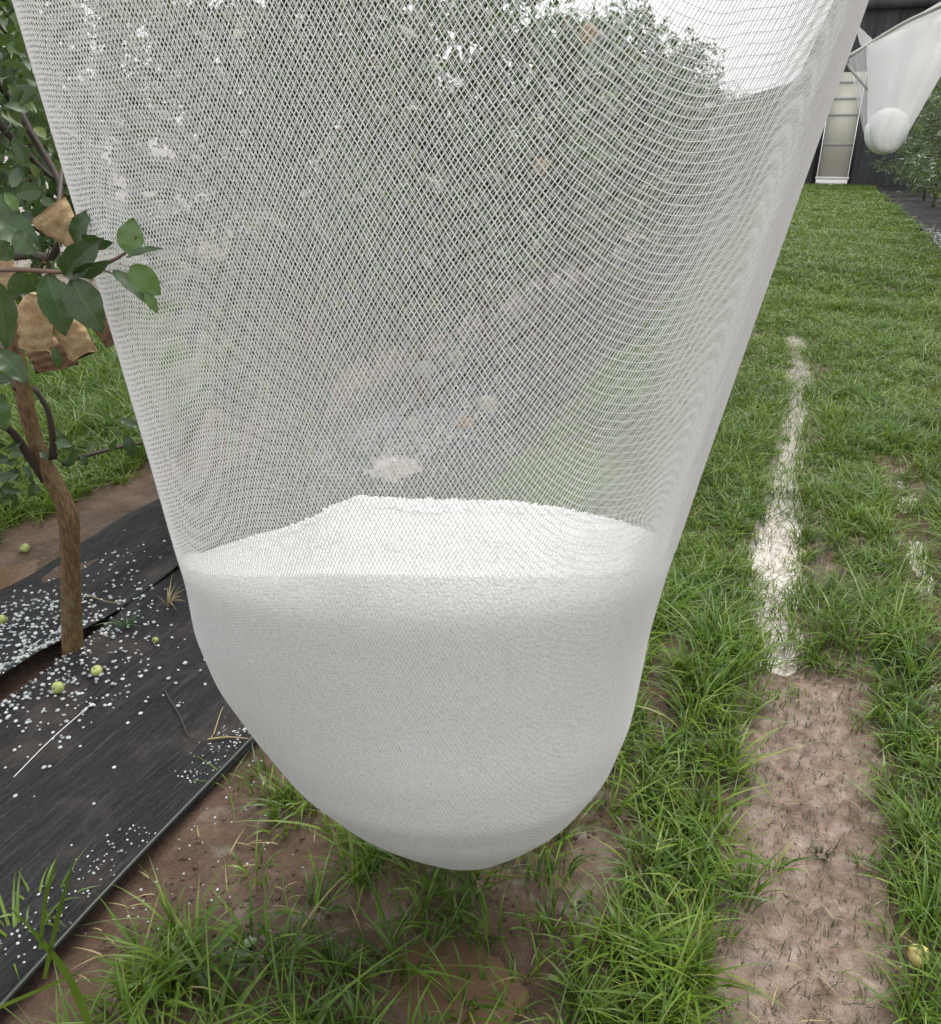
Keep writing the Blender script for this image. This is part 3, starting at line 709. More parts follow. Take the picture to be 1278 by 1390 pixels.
def tree_meshes(seed, h=2.7, nbr=26, lpb=75, lsize=.075, tpl=None, trunk_r=.032, spread=.85, low=.55):
    r = np.random.default_rng(seed); wood = MB(); tpl = tpl or leaf_template(2)
    n = 9; tz = np.linspace(-.06, h*.93, n); tx = np.cumsum(r.normal(0, .03, n)); ty = np.cumsum(r.normal(0, .03, n)); tx -= tx[0]; ty -= ty[0]
    tr_ = np.stack([tx, ty, tz], -1); wood.tube(spline(tr_, 18), np.linspace(trunk_r, trunk_r*.3, 18), 8, rough=.12)
    PP = []; DD = []
    for b_ in range(nbr):
        f = (b_+.5)/nbr; z0 = low+(h*.9-low)*f**.9; az = b_*2.4+r.normal(0, .4); ln = spread*(1.05-.55*f)*r.uniform(.6, 1.15)
        base_ = np.array([np.interp(z0, tz, tx), np.interp(z0, tz, ty), z0]); dr = np.array([math.cos(az), math.sin(az), r.uniform(-.1, .7)])
        p3 = [base_, base_+dr*ln*.4, base_+dr*ln*.75+[0, 0, -.06], base_+dr*ln+[0, 0, r.uniform(-.35, .15)]]
        sp_ = spline(p3, 9); wood.tube(sp_, np.linspace(.011, .003, 9), 5)
        m = r.poisson(lpb); tpos = r.random(m)**.75*8; ii = np.clip(tpos.astype(int), 0, 7); ff = (tpos-ii)[:, None]
        c0 = sp_[ii]*(1-ff)+sp_[ii+1]*ff
        # leaves sit in clusters round spurs
        nsp = 9; sppos = r.random(nsp)*8; spo = r.normal(0, .085, (nsp, 3)); which = r.integers(0, nsp, m)
        i2 = np.clip(sppos.astype(int), 0, 7); cs = sp_[i2]*(1-(sppos-i2)[:, None])+sp_[i2+1]*(sppos-i2)[:, None]+spo
        use = r.random(m) < .72
        c0 = np.where(use[:, None], cs[which]+r.normal(0, .04, (m, 3)), c0+r.normal(0, .035, (m, 3)))
        kp = r.random(m) < np.clip(1.25-.45*np.clip(c0[:, 2]-1.2, 0, 2), .3, 1); c0 = c0[kp]; m = len(c0)
        PP.append(c0); dd = r.normal(0, 1, (m, 3)); dd[:, :2] += dr[:2]*.6; dd[:, 2] -= .55; DD.append(dd)
    PP = np.concatenate(PP); DD = np.concatenate(DD); NN = r.normal(0, .55, PP.shape)+[0, 0, 1]
    V, Q = leaves(PP, DD, NN, lsize*r.uniform(.6, 1.2, len(PP)), tpl)
    return wood.mesh('trunk'), mesh_np('crown', V, [Q])
def trunkmat(me, m): me.materials.append(m)
variants = []
for k in range(5):
    a, b_ = tree_meshes(100+k, h=(3.05, 2.8, 3.2, 2.9, 3.1)[k], nbr=40, lpb=150, lsize=.085, low=.42)
    a.materials.append(M['bark']); b_.materials.append(M['leaf']); variants.append((a, b_))
far_variants = []
for k in range(3):
    a, b_ = tree_meshes(200+k, h=2.75, nbr=30, lpb=85, lsize=.12, tpl=leaf_template(1, wid=.8), low=.25, spread=1.0)
    a.materials.append(M['twig']); b_.materials.append(M['leaf']); far_variants.append((a, b_))
def place_tree(x, y, var, label, group, s=1.0):
    t_ = tag(empty('apple_tree', (x, y, 0)), label, 'tree', group); t_.rotation_euler[2] = rng.uniform(0, 2*PI); t_.scale = (s, s, s*rng.uniform(.92, 1.06))
    link('trunk', var[0], None, t_); link('crown', var[1], None, t_); return t_
ordn = ['second', 'third', 'fourth', 'fifth', 'sixth', 'seventh', 'eighth', 'ninth', 'tenth', 'eleventh', 'twelfth', 'thirteenth', 'fourteenth', 'fifteenth', 'sixteenth', 'seventeenth', 'eighteenth', 'nineteenth', 'twentieth', 'last']
ys_ = [2.95, 4.15, 5.4, 6.7, 8.0, 9.4, 10.9, 12.5, 14.2, 16, 18, 20, 22.5, 25, 28]
for k, y in enumerate(ys_):
    lab = 'leafy apple tree behind the big net, %s along its row' % ordn[k].replace('second', 'first').replace('third', 'second').replace('fourth', 'third') if k < 3 else None
    lab = lab or 'apple tree in the row behind the big net, %s tree from the near trunk' % ordn[k]
    v_ = variants[k % 5] if y < 14 else far_variants[k % 3]
    place_tree(ROWL+rng.normal(0, .05), y, v_, lab, 'apple trees in the row behind the net', .92)
for k, y in enumerate([3.0, 4.4, 5.8, 7.2, 8.7, 10.2, 12, 14, 16.2, 18.5, 22, 26]):
    place_tree(-6.4+rng.normal(0, .08), y, variants[(k+2) % 5] if y < 9 else far_variants[(k+1) % 3],
               'apple tree across the left grass aisle, %s from the left edge of its row' % (['first']+ordn)[k], 'apple trees across the left aisle', 1.12)
for k, y in enumerate([5, 8, 11, 14, 17, 20, 24, 28]):
    place_tree(-10.9+rng.normal(0, .1), y, far_variants[k % 3], 'distant apple tree beyond the left aisle rows, %s in order' % (['first']+ordn)[k], 'apple trees in the far left row', 1.15)
for k, y in enumerate([10.6, 12.0, 13.4, 14.9, 16.5, 18.2, 20, 22, 24, 26.3, 29]):
    place_tree(ROWR+.1+rng.normal(0, .05), y, variants[k % 5] if y < 16 else far_variants[k % 3],
               'dark leafy apple tree in the right-hand row, %s from the camera' % (['nearest']+ordn)[k], 'apple trees in the right-hand row', 1.15)

# near tree with the bent trunk, hand-placed
FT = 2.07
b0 = G(100, 912, .03)
T1 = tag(empty('apple_tree', tuple(b0)), 'young apple tree with bent reddish-brown trunk standing in the weed mat', 'tree', None)
wood = MB()
tp = [(101, 930), (99, 890), (97, 820), (95, 760), (93, 705), (80, 668), (60, 630), (44, 585), (33, 540), (22, 480), (10, 420), (0, 350), (-14, 260), (-28, 160), (-40, 40), (-50, -100), (-55, -230)]
tr_ = [.036, .030, .028, .026, .028, .024, .022, .021, .021, .020, .019, .018, .017, .016, .014, .012, .009]
pp = spline([P(u, v, FT) for u, v in tp], 60); wood.tube(pp, np.interp(np.linspace(0, 1, 60), np.linspace(0, 1, len(tr_)), tr_), 14, rough=.10)
link('trunk', wood.mesh('trunk', origin=b0), M['bark'], T1)
limb = MB()
def br(pts_, r0, r1, k=7, tgt=None):
    p = spline([P(*q) for q in pts_], 14); mb_ = tgt or MB(); mb_.tube(p, np.linspace(r0, r1, 14), k, rough=.1)
    if tgt is None: link('limb', mb_.mesh('limb', origin=b0), M['twig'], T1)
    return p
br([(62, 652, 2.07), (40, 620, 2.04), (20, 590, 2.0), (0, 572, 1.95), (-25, 540, 1.9)], .013, .008)
br([(72, 622, 2.07), (71, 590, 2.06), (64, 555, 2.05), (45, 525, 2.03)], .010, .006)
br([(85, 630, 2.07), (105, 622, 2.08), (130, 615, 2.1), (170, 605, 2.15), (200, 600, 2.2)], .008, .004)
br([(-20, 88, 2.4), (20, 140, 2.3), (45, 185, 2.25), (78, 240, 2.2), (84, 275, 2.15)], .013, .006)
br([(-20, 150, 2.6), (30, 200, 2.6), (60, 232, 2.6), (90, 252, 2.6)], .014, .005)
br([(-10, 20, 2.9), (15, 55, 2.9), (40, 80, 2.9), (70, 95, 2.9)], .012, .006)
br([(0, 350, 2.07), (40, 345, 1.9), (74, 345, 1.75), (80, 280, 1.8), (84, 230, 1.9)], .012, .004)
br([(-20, 420, 2.0), (5, 480, 1.9), (20, 530, 1.85)], .01, .004)
shoot = MB()
br([(-30, 372, 1.50), (0, 366, 1.40), (50, 367, 1.30), (85, 369, 1.24), (130, 362, 1.18), (160, 350, 1.12), (176, 338, 1.09)], .005, .0018, 6, shoot)
br([(130, 362, 1.18), (145, 368, 1.15), (160, 374, 1.12)], .0016, .0011, 5, shoot)
br([(176, 340, 1.09), (185, 320, 1.08)], .0012, .0009, 5, shoot)
br([(50, 366, 1.30), (62, 350, 1.29), (68, 335, 1.28)], .0016, .001, 5, shoot)
link('shoot', shoot.mesh('shoot', origin=b0), M['redtwig'], T1)
# big leaves on the near shoot: (base u,v) (tip u,v) width px, F, roll, pale
NL = [((-8, 296), (56, 338), 44, 1.30, .3, 0), ((20, 318), (52, 345), 30, 1.27, -.3, 0), ((103, 330), (126, 283), 27, 1.20, .5, 0), ((112, 322), (154, 328), 26, 1.17, -.7, 0),
      ((88, 374), (142, 322), 40, 1.15, .25, 0), ((100, 372), (150, 352), 24, 1.14, -.5, 0), ((62, 372), (88, 456), 48, 1.17, .2, 0), ((98, 378), (142, 452), 52, 1.16, -.25, 0),
      ((176, 346), (182, 296), 36, 1.08, .2, 1), ((172, 350), (222, 338), 15, 1.07, .9, 0), ((153, 368), (200, 414), 25, 1.10, .6, 0), ((178, 360), (219, 400), 38, 1.07, -.2, 2), ((196, 396), (213, 425), 17, 1.06, .4, 1),
      ((-6, 380), (8, 474), 36, 1.25, .3, 0), ((-4, 476), (38, 522), 34, 1.30, .2, 0), ((5, 262), (24, 288), 17, 1.30, .5, 2), ((-15, 530), (8, 585), 40, 1.28, -.2, 0), ((-12, 268), (30, 292), 26, 1.32, -.2, 0),
      ((85, 368), (95, 345), 22, 1.22, .2, 0), ((30, 366), (12, 402), 24, 1.35, .4, 0), ((-15, 330), (20, 352), 30, 1.36, .1, 0)]
LUV = {}
def bigleaf(mb, a, b_, wpx, F, roll):
    A = P(*a, F); B = P(*b_, F-.015+.03*random.random()); ln = np.linalg.norm(B-A); wd = wpx/FPX*F*.93
    t8 = np.linspace(0, 1, 13); cols = np.linspace(-1, 1, 9)
    d = (B-A)/ln; view = norm(np.array([0, 0, H])-A); s_ = norm(np.cross(d, view)); n_ = norm(np.cross(s_, d)); n_ = n_ if n_@view > 0 else -n_
    s2 = s_*math.cos(roll)+n_*math.sin(roll); n2 = np.cross(s2, d); n2 = n2 if n2@view > 0 else -n2
    wt = np.sin(np.clip(t8**.85*.97+.02, 0, 1)*PI)**.85*(1.05-.1*t8); wt[-1] = .02; wt[0] = .06
    sd_ = random.randrange(1000); V = []; UV = LUV.setdefault(id(mb), [])
    bend = random.uniform(.06, .16)
    for i_, a_ in enumerate(t8):
        for c_ in cols:
            ser = 1+(.012*((i_ % 2)*2-1) if abs(c_) == 1 and 0 < i_ < 12 else 0)
            hgt = -bend*ln*4*(a_-.5)**2+bend*ln+.10*wd*abs(c_)**1.3*2*.5+.05*wd*math.sin(a_*17+sd_+abs(c_)*1.2)*abs(c_)
            V.append(A+d*(a_*ln)+s2*(c_*wd*.5*wt[i_]*ser)+n2*hgt); UV.append((c_, a_, 0))
    i_ = (np.arange(12)[:, None]*9+np.arange(8)[None]).ravel(); q = np.stack([i_, i_+1, i_+10, i_+9], -1)
    # orient so the leaf's upper side faces the camera
    V = np.array(V); nn = np.cross(V[q[40, 1]]-V[q[40, 0]], V[q[40, 3]]-V[q[40, 0]])
    if nn@view < 0: q = q[:, ::-1]
    mb.add(V, [q])
dk = MB(); pl_ = MB()
for a, b_, wpx, F, roll, kind in NL: bigleaf(pl_ if kind else dk, a, b_, wpx, F, roll)
for q_ in [((75+random.randint(-8, 8), 470), (78, 500), 14, 1.5, .3), ((165, 570), (190, 580), 14, 2.1, .2), ((170, 590), (182, 622), 18, 2.1, 0), ((200, 585), (214, 620), 18, 2.2, .2), ((195, 575), (212, 588), 14, 2.1, .3), ((100, 612), (75, 580), 16, 2.07, .3), ((105, 610), (90, 635), 14, 2.07, .3), ((75, 600), (100, 605), 15, 2.0, .2), ((120, 612), (128, 602), 10, 2.0, .1), ((110, 618), (118, 632), 12, 2., .2), ((150, 612), (160, 596), 10, 2.1, .2)]: bigleaf(dk, *q_)
for k in range(34):
    u = random.uniform(-40, 55); v = random.uniform(600, 668); an = random.uniform(0, 6.28); l_ = random.uniform(16, 30)
    bigleaf(dk, (u, v), (u+l_*math.cos(an), v+abs(l_*math.sin(an))), random.uniform(9, 16), random.uniform(1.9, 2.2), random.uniform(-.6, .6))
for k in range(60):
    u = random.uniform(-60, 66); v = random.uniform(250, 600); F = random.uniform(1.75, 2.3)
    if u > 30 and 380 < v: continue
    an = random.uniform(0, 6.28); l_ = random.uniform(24, 40)
    bigleaf(dk, (u, v), (u+l_*math.cos(an), v+l_*.8*abs(math.sin(an))), random.uniform(12, 24), F, random.uniform(-.7, .7))
for mb_, nm, mm in ((dk, 'leaves', 'nearleaf'), (pl_, 'young_leaves', 'paleleaf')):
    o_ = link(nm, mb_.mesh(nm, origin=b0), M[mm], T1); at = o_.data.attributes.new('leafuv', 'FLOAT_VECTOR', 'POINT')
    at.data.foreach_set('vector', np.array(LUV[id(mb_)], np.float32).ravel())
# its crown higher up
n = 7000; uu = rng.uniform(-420, 112, n); vv = rng.uniform(-330, 275, n); ff = rng.uniform(2.2, 3.8, n)
k = (uu < 25+vv*.33+rng.normal(0, 6, n)+10) & (vnoise(uu, vv, 42, 91) > .25); uu, vv, ff = uu[k], vv[k], ff[k]
pos = np.array([P(a, b_, c_) for a, b_, c_ in zip(uu, vv, ff)]); m_ = len(pos)
V, Q = leaves(pos, rng.normal(0, 1, (m_, 3))+[0, 0, -.6], rng.normal(0, .6, (m_, 3))+[0, 0, 1], rng.uniform(.035, .075, m_), leaf_template(4))
link('crown', mesh_np('crown', V-b0, [Q]), M['leaf'], T1)

# ------------------------------------------------------------------ paper fruit bags
def paper_bag(u, v, F, wpx, hpx, tilt, m_, label, yaw=0., group='paper bags round the fruit', taper=0.):
    c0 = P(u, v, F); w_ = wpx/FPX*F; h_ = hpx/FPX*F; sd_ = random.randrange(999)
    nu, nv_ = 24, 16; V = []
    for j in range(nv_):
        t_ = j/(nv_-1); pinch = (.30+.7*min(1, t_/.28)**.7) if t_ < .28 else 1.0
        for i_ in range(nu):
            a = i_/nu*2*PI; ca_, sa_ = math.cos(a), math.sin(a)
            rx = .5*w_*(pinch*(1-taper)+taper*(1.05-t_))*np.sign(ca_)*abs(ca_)**.6; ry = .22*w_*(1-.75*t_**3)*(.5+.5*pinch)*np.sign(sa_)*abs(sa_)**.8
            cr_ = .06*w_*(math.sin(i_*2.1+sd_+j*.9)*.5+math.sin(j*1.7+i_*.6+sd_*2)*.5+random.uniform(-.45, .45))
            V.append((rx*(1+.03*math.sin(j*2+sd_)), ry+cr_*(.4+.6*t_), .5*h_-t_*h_+.04*h_*math.sin(3*a+sd_)*t_))
    V = np.array(V)
    cb, sb_ = math.cos(yaw), math.sin(yaw); V = np.stack([V[:, 0]*cb-V[:, 1]*sb_, V[:, 0]*sb_+V[:, 1]*cb, V[:, 2]], -1)
    ct, st_ = math.cos(tilt), math.sin(tilt); V = np.stack([V[:, 0]*ct-V[:, 2]*st_, V[:, 1], V[:, 0]*st_+V[:, 2]*ct], -1)
    Wd = V[:, 0:1]*Rv+V[:, 1:2]*Fv+V[:, 2:3]*np.array([0, 0, 1])
    i_ = np.arange(nv_-1)[:, None]*nu; j = np.arange(nu)[None]; j2 = (j+1) % nu; q = np.stack([i_+j, i_+j2, i_+nu+j2, i_+nu+j], -1).reshape(-1, 4)
    mb = MB(); mb.add(Wd, [q, [list(range(nu))], [list(range((nv_-1)*nu, nv_*nu))[::-1]]])
    o = link('paper_fruit_bag', mb.mesh('paper_fruit_bag', smooth=False), M[m_]); o.location = tuple(c0)
    return tag(o, label, 'paper bag', group)
paper_bag(88, 314, 1.42, 60, 62, .55, 'kraft', 'brown paper fruit bag above the leafy shoot, pointed towards its lower end', taper=.9)
paper_bag(48, 437, 1.55, 44, 78, -.25, 'kraft', 'light brown paper fruit bag below the shoot, largest one left of the net')
paper_bag(98, 455, 1.58, 42, 60, .35, 'kraft', 'crumpled brown paper bag hanging right behind the dark drooping leaves')
paper_bag(70, 480, 1.68, 62, 42, .2, 'kraft_red', 'dark brown shape for the shaded bottom of a paper bag under the leafy shoot')  # separate dark shape, its colour painting the shaded bottom of the crumpled bag
paper_bag(146, 446, 1.60, 34, 40, .5, 'kraft_red', 'reddish brown paper bag touching the left edge of the net')
paper_bag(2, 360, 1.75, 34, 70, .0, 'kraft', 'brown paper fruit bag beside the trunk at the left picture edge')
for k, (u, v, F, wpx, hpx, m_, lb) in enumerate([
    (292, 575, 2.9, 34, 46, 'kraft', 'tan paper bag seen through the left part of the net, above the hail'),
    (285, 618, 2.9, 24, 30, 'kraft_red', 'reddish paper bag just below the tan one behind the net'),
    (392, 630, 3.2, 20, 26, 'kraft', 'small brown paper bag behind the net left of the hail crest'),
    (662, 548, 4.3, 26, 22, 'white_paper', 'white paper bag seen through the net right above the hail crest'),
    (575, 500, 4.6, 22, 22, 'white_paper', 'pale paper bag behind the net, left of the white one'),
    (620, 485, 5.0, 20, 18, 'white_paper', 'pale paper bag behind the net, highest of the central cluster'),
    (632, 575, 4.2, 24, 20, 'kraft', 'tan paper bag behind the net, beneath the white one'),
    (455, 325, 3.4, 30, 10, 'white_paper', 'thin pale paper scrap of a bag in the tree behind the net'),
    (560, 575, 4.0, 15, 20, 'white_paper', 'small white paper bag low in the tree behind the hail crest'),
    (735, 225, 5.2, 16, 20, 'kraft', 'brown paper bag high in the tree behind the net'),
    (800, 45, 4.6, 18, 20, 'kraft', 'yellowish paper bag near the top of the net view')]):
    paper_bag(u, v, F, wpx, hpx, random.uniform(-.4, .4), m_, lb)

# ------------------------------------------------------------------ fallen apples, weeds, twigs
def apple(u, v, r, m_, label, z=None):
    g_ = G(u, v, .05 if z is None else z); bz_ = drop(g_[0], g_[1]); g_ = G(u, v, bz_+r*.8); z0 = drop(g_[0], g_[1])
    nu, nv_ = 20, 14; V = []
    for j in range(nv_):
        t_ = PI*j/(nv_-1); rr = math.sin(t_)*(1+.06*math.cos(t_)); zz_ = math.cos(t_)*.92-.22*math.exp(-(math.sin(t_)/.35)**2)*math.cos(t_)
        for i_ in range(nu): a = i_/nu*2*PI; V.append((r*rr*math.cos(a), r*rr*math.sin(a), r*zz_))
    ax = random.uniform(.4, 1.3); V = np.array(V); V = np.stack([V[:, 0], V[:, 1]*math.cos(ax)-V[:, 2]*math.sin(ax), V[:, 1]*math.sin(ax)+V[:, 2]*math.cos(ax)], -1)
    i_ = np.arange(nv_-1)[:, None]*nu; j = np.arange(nu)[None]; j2 = (j+1) % nu; q = np.stack([i_+j, i_+nu+j, i_+nu+j2, i_+j2], -1).reshape(-1, 4)
    t0 = tag(empty('apple', (g_[0], g_[1], z0+r*.85)), label, 'apple', 'fallen apples')
    link('flesh', mesh_np('flesh', V, [q]), M[m_], t0)
    st_ = MB(); top = np.array([0, -math.sin(ax)*r*.7, math.cos(ax)*r*.7]); st_.tube([top, top*1.5, top*1.9+[.002, 0, 0]], .0011, 5)
    link('stalk', st_.mesh('stalk'), M['twig'], t0)
apple(78, 930, .0175, 'green_apple', 'small green apple among hail left of the trunk foot')
apple(131, 908, .0165, 'green_apple', 'small green apple right beside the trunk foot')
apple(35, 749, .0195, 'green_apple', 'pale green apple on brown mud at the grass edge, left of the trunk')
apple(2, 842, .018, 'green_apple', 'green apple cut off by the left picture edge on the far mat')
apple(1248, 1300, .0225, 'yellow_apple', 'yellow apple lying in grass right of the muddy track')
apple(211, 868, .010, 'green_apple', 'tiny green fruitlet on the mat between trunk and hail net')
def weed(u, v, n, size, label, m_='weed', up=.6):
    g_ = G(u, v, 0.02); z0 = drop(g_[0], g_[1]); o_ = np.array([g_[0], g_[1], z0]); az = np.arange(n)*2.4+random.random(); r0 = size*.2
    st_ = MB(); pos = []; D_ = []
    for a in az:
        h_ = size*random.uniform(.2, .9); d_ = np.array([math.cos(a), math.sin(a), 0]); e_ = d_*size*.35+[0, 0, h_]; st_.tube([[0, 0, -.004], e_*.5+[0, 0, .01], e_], .0011, 4); pos.append(e_); D_.append(d_+[0, 0, up*random.uniform(-.3, .5)])
    t0 = tag(empty('weed', tuple(o_)), label, 'weed', 'small weeds'); link('stem', st_.mesh('stem'), M[m_], t0)
    V, Q = leaves(np.array(pos), np.array(D_), np.zeros((n, 3))+[0, 0, 1], size*rng.uniform(.6, 1, n), leaf_template(4, wid=.7)); link('leaves', mesh_np('leaves', V, [Q]), M[m_], t0)
weed(616, 1306, 7, .026, 'small broad-leaved weed on brown soil in front of the hail sack')
weed(320, 1288, 6, .035, 'broad-leaved weed inside the large grass tuft at lower left')
weed(930, 1000, 6, .03, 'pale broad-leaved weed in the grass left of the track')
def sprig(u, v, n, h, label, m_):
    g_ = G(u, v, .03); z0 = drop(g_[0], g_[1]); az = rng.uniform(0, 2*PI, n)
    V, q, tr = blades(.01*np.cos(az), .01*np.sin(az), 0*az-.003, az, h*rng.uniform(.4, 1.1, n), rng.uniform(.3, 1.3, n), rng.uniform(.002, .005, n), 5)
    o_ = link('weed', mesh_np('weed', V, [q, tr]), M[m_]); o_.location = (g_[0], g_[1], z0); tag(o_, label, 'weed', 'small weeds')
sprig(176, 868, 26, .075, 'green grassy weed growing through the mat beside the trunk', 'weed')
sprig(1120, 1142, 34, .032, 'low dark grassy sprig in the middle of the muddy track', 'stubble')
sprig(232, 838, 22, .08, 'dry yellowish weed on the mat next to the net edge', 'dry')
weed(575, 1100, 6, .03, 'small weed in the shade behind the hail sack')
def twig(pts_, r, label, m_='twig'):
    p = [G(u, v, 0.03) for u, v in pts_]; p = [np.array([q_[0], q_[1], drop(q_[0], q_[1])+.006+r]) for q_ in p]
    mb = MB(); mb.tube(spline(p, 12), np.linspace(r, r*.5, 12), 5); tag(link('twig', mb.mesh('twig'), M[m_]), label, 'twig', 'fallen twigs')
twig([(282, 1003), (310, 998), (342, 1000)], .003, 'pale twig on the mat touching the sack outline', 'dry')
twig([(290, 996), (297, 975), (303, 960)], .002, 'short thin twig standing off the pale twig', 'dry')
twig([(225, 945), (245, 975), (258, 1002), (285, 1005)], .0025, 'curved dark twig on the mat left of the sack')
twig([(125, 823), (150, 833), (172, 840)], .0022, 'pale grass straw on the far mat right of the trunk', 'dry')
twig([(460, 1275), (462, 1300), (455, 1312)], .0016, 'tiny bent straw upright in the foreground grass', 'dry')
twig([(1170, 1160), (1192, 1172), (1205, 1178)], .0016, 'pale straw lying at the right rim of the muddy track', 'dry')

# ------------------------------------------------------------------ far hail net
YB = 11.5
fn = tag(empty('hail_net', tuple(PY(1203, 206, YB))), 'small distant white hail net slung from a rope at the upper right', 'hail net')
fo = np.array(fn.location)
def patch(TL, TR, BL, BR, name, m_, sag=.12, bow=.0, nu=18, nv_=22, parent=fn):
    TL, TR, BL, BR = [np.asarray(a, float) for a in (TL, TR, BL, BR)]
    u_ = np.linspace(0, 1, nu)[:, None, None]; v_ = np.linspace(0, 1, nv_)[None, :, None]
    Pn = (TL*(1-u_)+TR*u_)*(1-v_)+(BL*(1-u_)+BR*u_)*v_
    Pn = Pn+np.array([0, 1, 0])*bow*np.sin(PI*u_)*(.4+.6*v_)+np.array([1, 0, 0])*sag*np.sin(PI*v_)*(.5-u_)*0
    Pn = Pn-np.array([0, 0, 1])*sag*np.sin(PI*u_)*(1-v_)+np.array([0, 1, 0])*.03*np.sin(u_*21)*(1-.5*v_)
    i_ = np.arange(nu-1)[:, None]*nv_+np.arange(nv_-1)[None]; q = np.stack([i_, i_+nv_, i_+nv_+1, i_+1], -1).reshape(-1, 4)
    link(name, mesh_np(name, Pn.reshape(-1, 3)-fo, [q]), M[m_], parent)
A0 = PY(1151, 77, YB-.2); A1 = PY(1176, 62, YB); A2 = PY(1400, -52, YB-2.5)
def wrap(name, m_, le, ri, sgn, nu=22, nv_=34):
    a = spline([PY(u, v, YB+dy) for u, v, dy in le], nv_); b_ = spline([PY(u, v, YB+dy) for u, v, dy in ri], nv_)
    u_ = np.linspace(0, 1, nu)[:, None, None]; wd = np.linalg.norm(b_-a, axis=1)[None, :, None]
    Pn = a[None]*(1-u_)+b_[None]*u_+np.array([0, 1, 0])*sgn*np.minimum(.32, .9*wd)*np.sqrt(np.maximum(0, 1-(2*u_-1)**2))
    Pn = Pn+np.array([0, 1, 0])*.03*np.sin(u_*23)*np.linspace(1, 0, nv_)[None, :, None]
    i_ = np.arange(nu-1)[:, None]*nv_+np.arange(nv_-1)[None]; q = np.stack([i_, i_+nv_, i_+nv_+1, i_+1], -1).reshape(-1, 4)
    link(name, mesh_np(name, Pn.reshape(-1, 3)-fo, [q]), M[m_], fn)
LE = [(1176, 62, 0), (1178, 110, 0), (1178, 160, 0), (1179, 188, 0), (1189, 204, 0), (1203, 208, 0)]
RI = [(1345, -5, -.8), (1300, 65, -.4), (1262, 130, -.2), (1231, 184, 0), (1221, 201, 0), (1204, 208, 0)]
wrap('front_panel', 'farnet', LE, RI, -1); wrap('back_panel', 'farnet_thin', LE, RI, 1)
patch(PY(1152, 80, YB+.3), PY(1177, 64, YB), PY(1172, 178, YB+.1), PY(1182, 202, YB), 'side_panel', 'farnet_thin', .0, .1)
patch(PY(1160, 28, YB+1.2), PY(1186, 54, YB), PY(1168, 60, YB+.6), PY(1176, 66, YB), 'loose_flap', 'farnet', .0, .05, 8, 8)
patch(PY(1196, 46, YB), PY(1345, -40, YB-1.2), PY(1200, 56, YB), PY(1345, 2, YB-.9), 'upper_panel', 'farnet_thin', .02, .05, 12, 8)
rp = MB()
rp.tube(spline([PY(1151, 77, YB-.1), PY(1186, 56, YB), PY(1230, 30, YB-.4), PY(1278, 8, YB-.8), PY(1420, -60, YB-2)], 24), .02, 6)
rp.tube(spline([PY(1151, 78, YB-.1), PY(1150, 86, YB), PY(1162, 102, YB), PY(1180, 122, YB)], 10), .014, 6)
link('rope', rp.mesh('rope', origin=fo), M['rope'], fn)
# its hail ball
cb_ = PY(1204, 178, YB); rb = 25/FPX*np.linalg.norm(cb_-[0, 0, H])*.9
BV, BF = ico(4); n3_ = vnoise(BV[:, 0]+BV[:, 2], BV[:, 1]-BV[:, 2]*.7, .25, 71)
Vb = BV*rb*np.array([1.0, .8, 1.05])*(1+.02*(n3_-.5))[:, None]
hb = link('hail_heap', mesh_np('hail_heap', Vb, [BF]), M['grain']); hb.location = tuple(cb_)
tag(hb, 'small round ball of hail in the distant net at the upper right', 'hail')

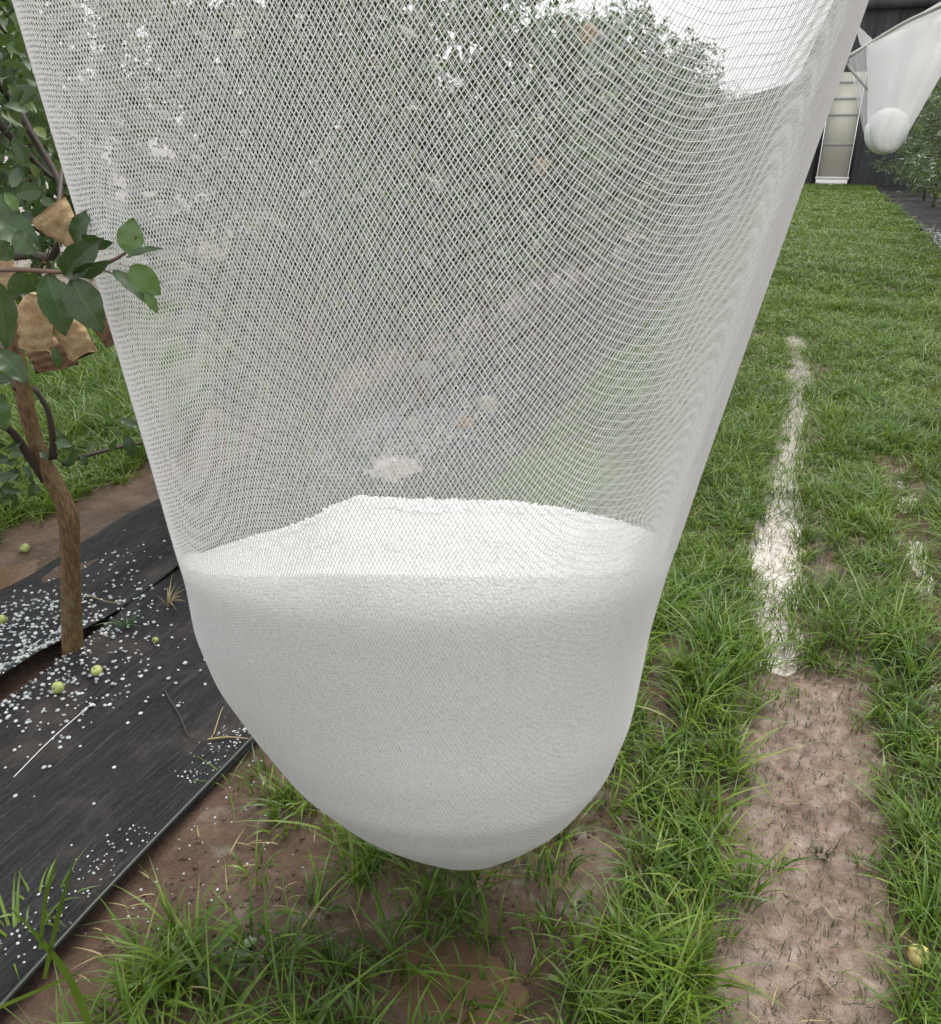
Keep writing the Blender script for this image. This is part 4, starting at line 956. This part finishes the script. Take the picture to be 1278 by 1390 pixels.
# ------------------------------------------------------------------ dark shade-house at the end of the aisle
YW = 32.5
shed = tag(empty('shade_house', (2, YW, 0)), 'tall dark corrugated shed wall at the end of the grass aisle', 'building')
so = np.array(shed.location)
def W3(u, v, Y=YW): return PY(u, v, Y)
dl0, dr0 = W3(1108, 250), W3(1147, 250); dl1, dr1 = W3(1135, 98), W3(1170, 98)
zt_ = max(dl1[2], 5.2)
def ribbed(mb, x0, x1, z0, z1a, z1b, Y, pitch=.22, depth=.05):
    n_ = max(2, int((x1-x0)/pitch)*4); xs = np.linspace(x0, x1, n_+1); ph_ = np.arange(n_+1) % 4; yd = np.where((ph_ == 1) | (ph_ == 2), -depth, 0)
    zt2 = z1a+(z1b-z1a)*(xs-x0)/(x1-x0)
    V = np.concatenate([np.stack([xs, Y+yd, xs*0+z0], -1), np.stack([xs, Y+yd, zt2], -1)]); i_ = np.arange(n_); q = np.stack([i_, i_+1, i_+n_+2, i_+n_+1], -1); mb.add(V, [q])
mb = MB(); dx0, dx1 = dl0[0], dr0[0]+.05; dtop = dl1[2]
ribbed(mb, dx0-1.1, dx0-.05, 0, 3.2, 6.4, YW); ribbed(mb, dx1+.05, 14, 0, 9.2, 9.2, YW); ribbed(mb, dx0-.05, dx1+.05, dtop, 6.6, 7.5, YW)
ribbed(mb, dx0-3.2, dx0-1.1, 0, 2.6, 3.2, YW)
mb.box((dx0-.12, YW-.1, 0), (dx0-.02, YW+.1, dtop+.1)); mb.box((dx1+.02, YW-.1, 0), (dx1+.12, YW+.1, dtop+.1)); 
zb = PY(1200, 12, YW)[2]; mb.box((dx1-1, YW-.3, zb), (14, YW-.12, zb+.25))
link('wall', mb.mesh('wall', smooth=False, origin=so), M['darkwall'], shed)
mb = MB(); mb.box((dx0, YW-.012, .25), (dx1, YW+.012, dtop)); link('door_panel', mb.mesh('door_panel', False, origin=so), M['panel'], shed)
for v in (112, 134, 156, 196):
    z_ = PY(1135, v, YW)[2]; mb = MB(); mb.box((dx0, YW-.07, z_-.035), (dx1, YW-.02, z_+.035))
    link('door_bar', mb.mesh('door_bar', False, origin=so), M['steel'], shed)
mb = MB(); mb.box((dx0-.05, YW-.16, .16), (dx1+.05, YW-.02, .25)); mb.box((dx0, YW-.2, .02), (dx1, YW-.08, .08)); link('sill', mb.mesh('sill', False, origin=so), M['whitebar'], shed)
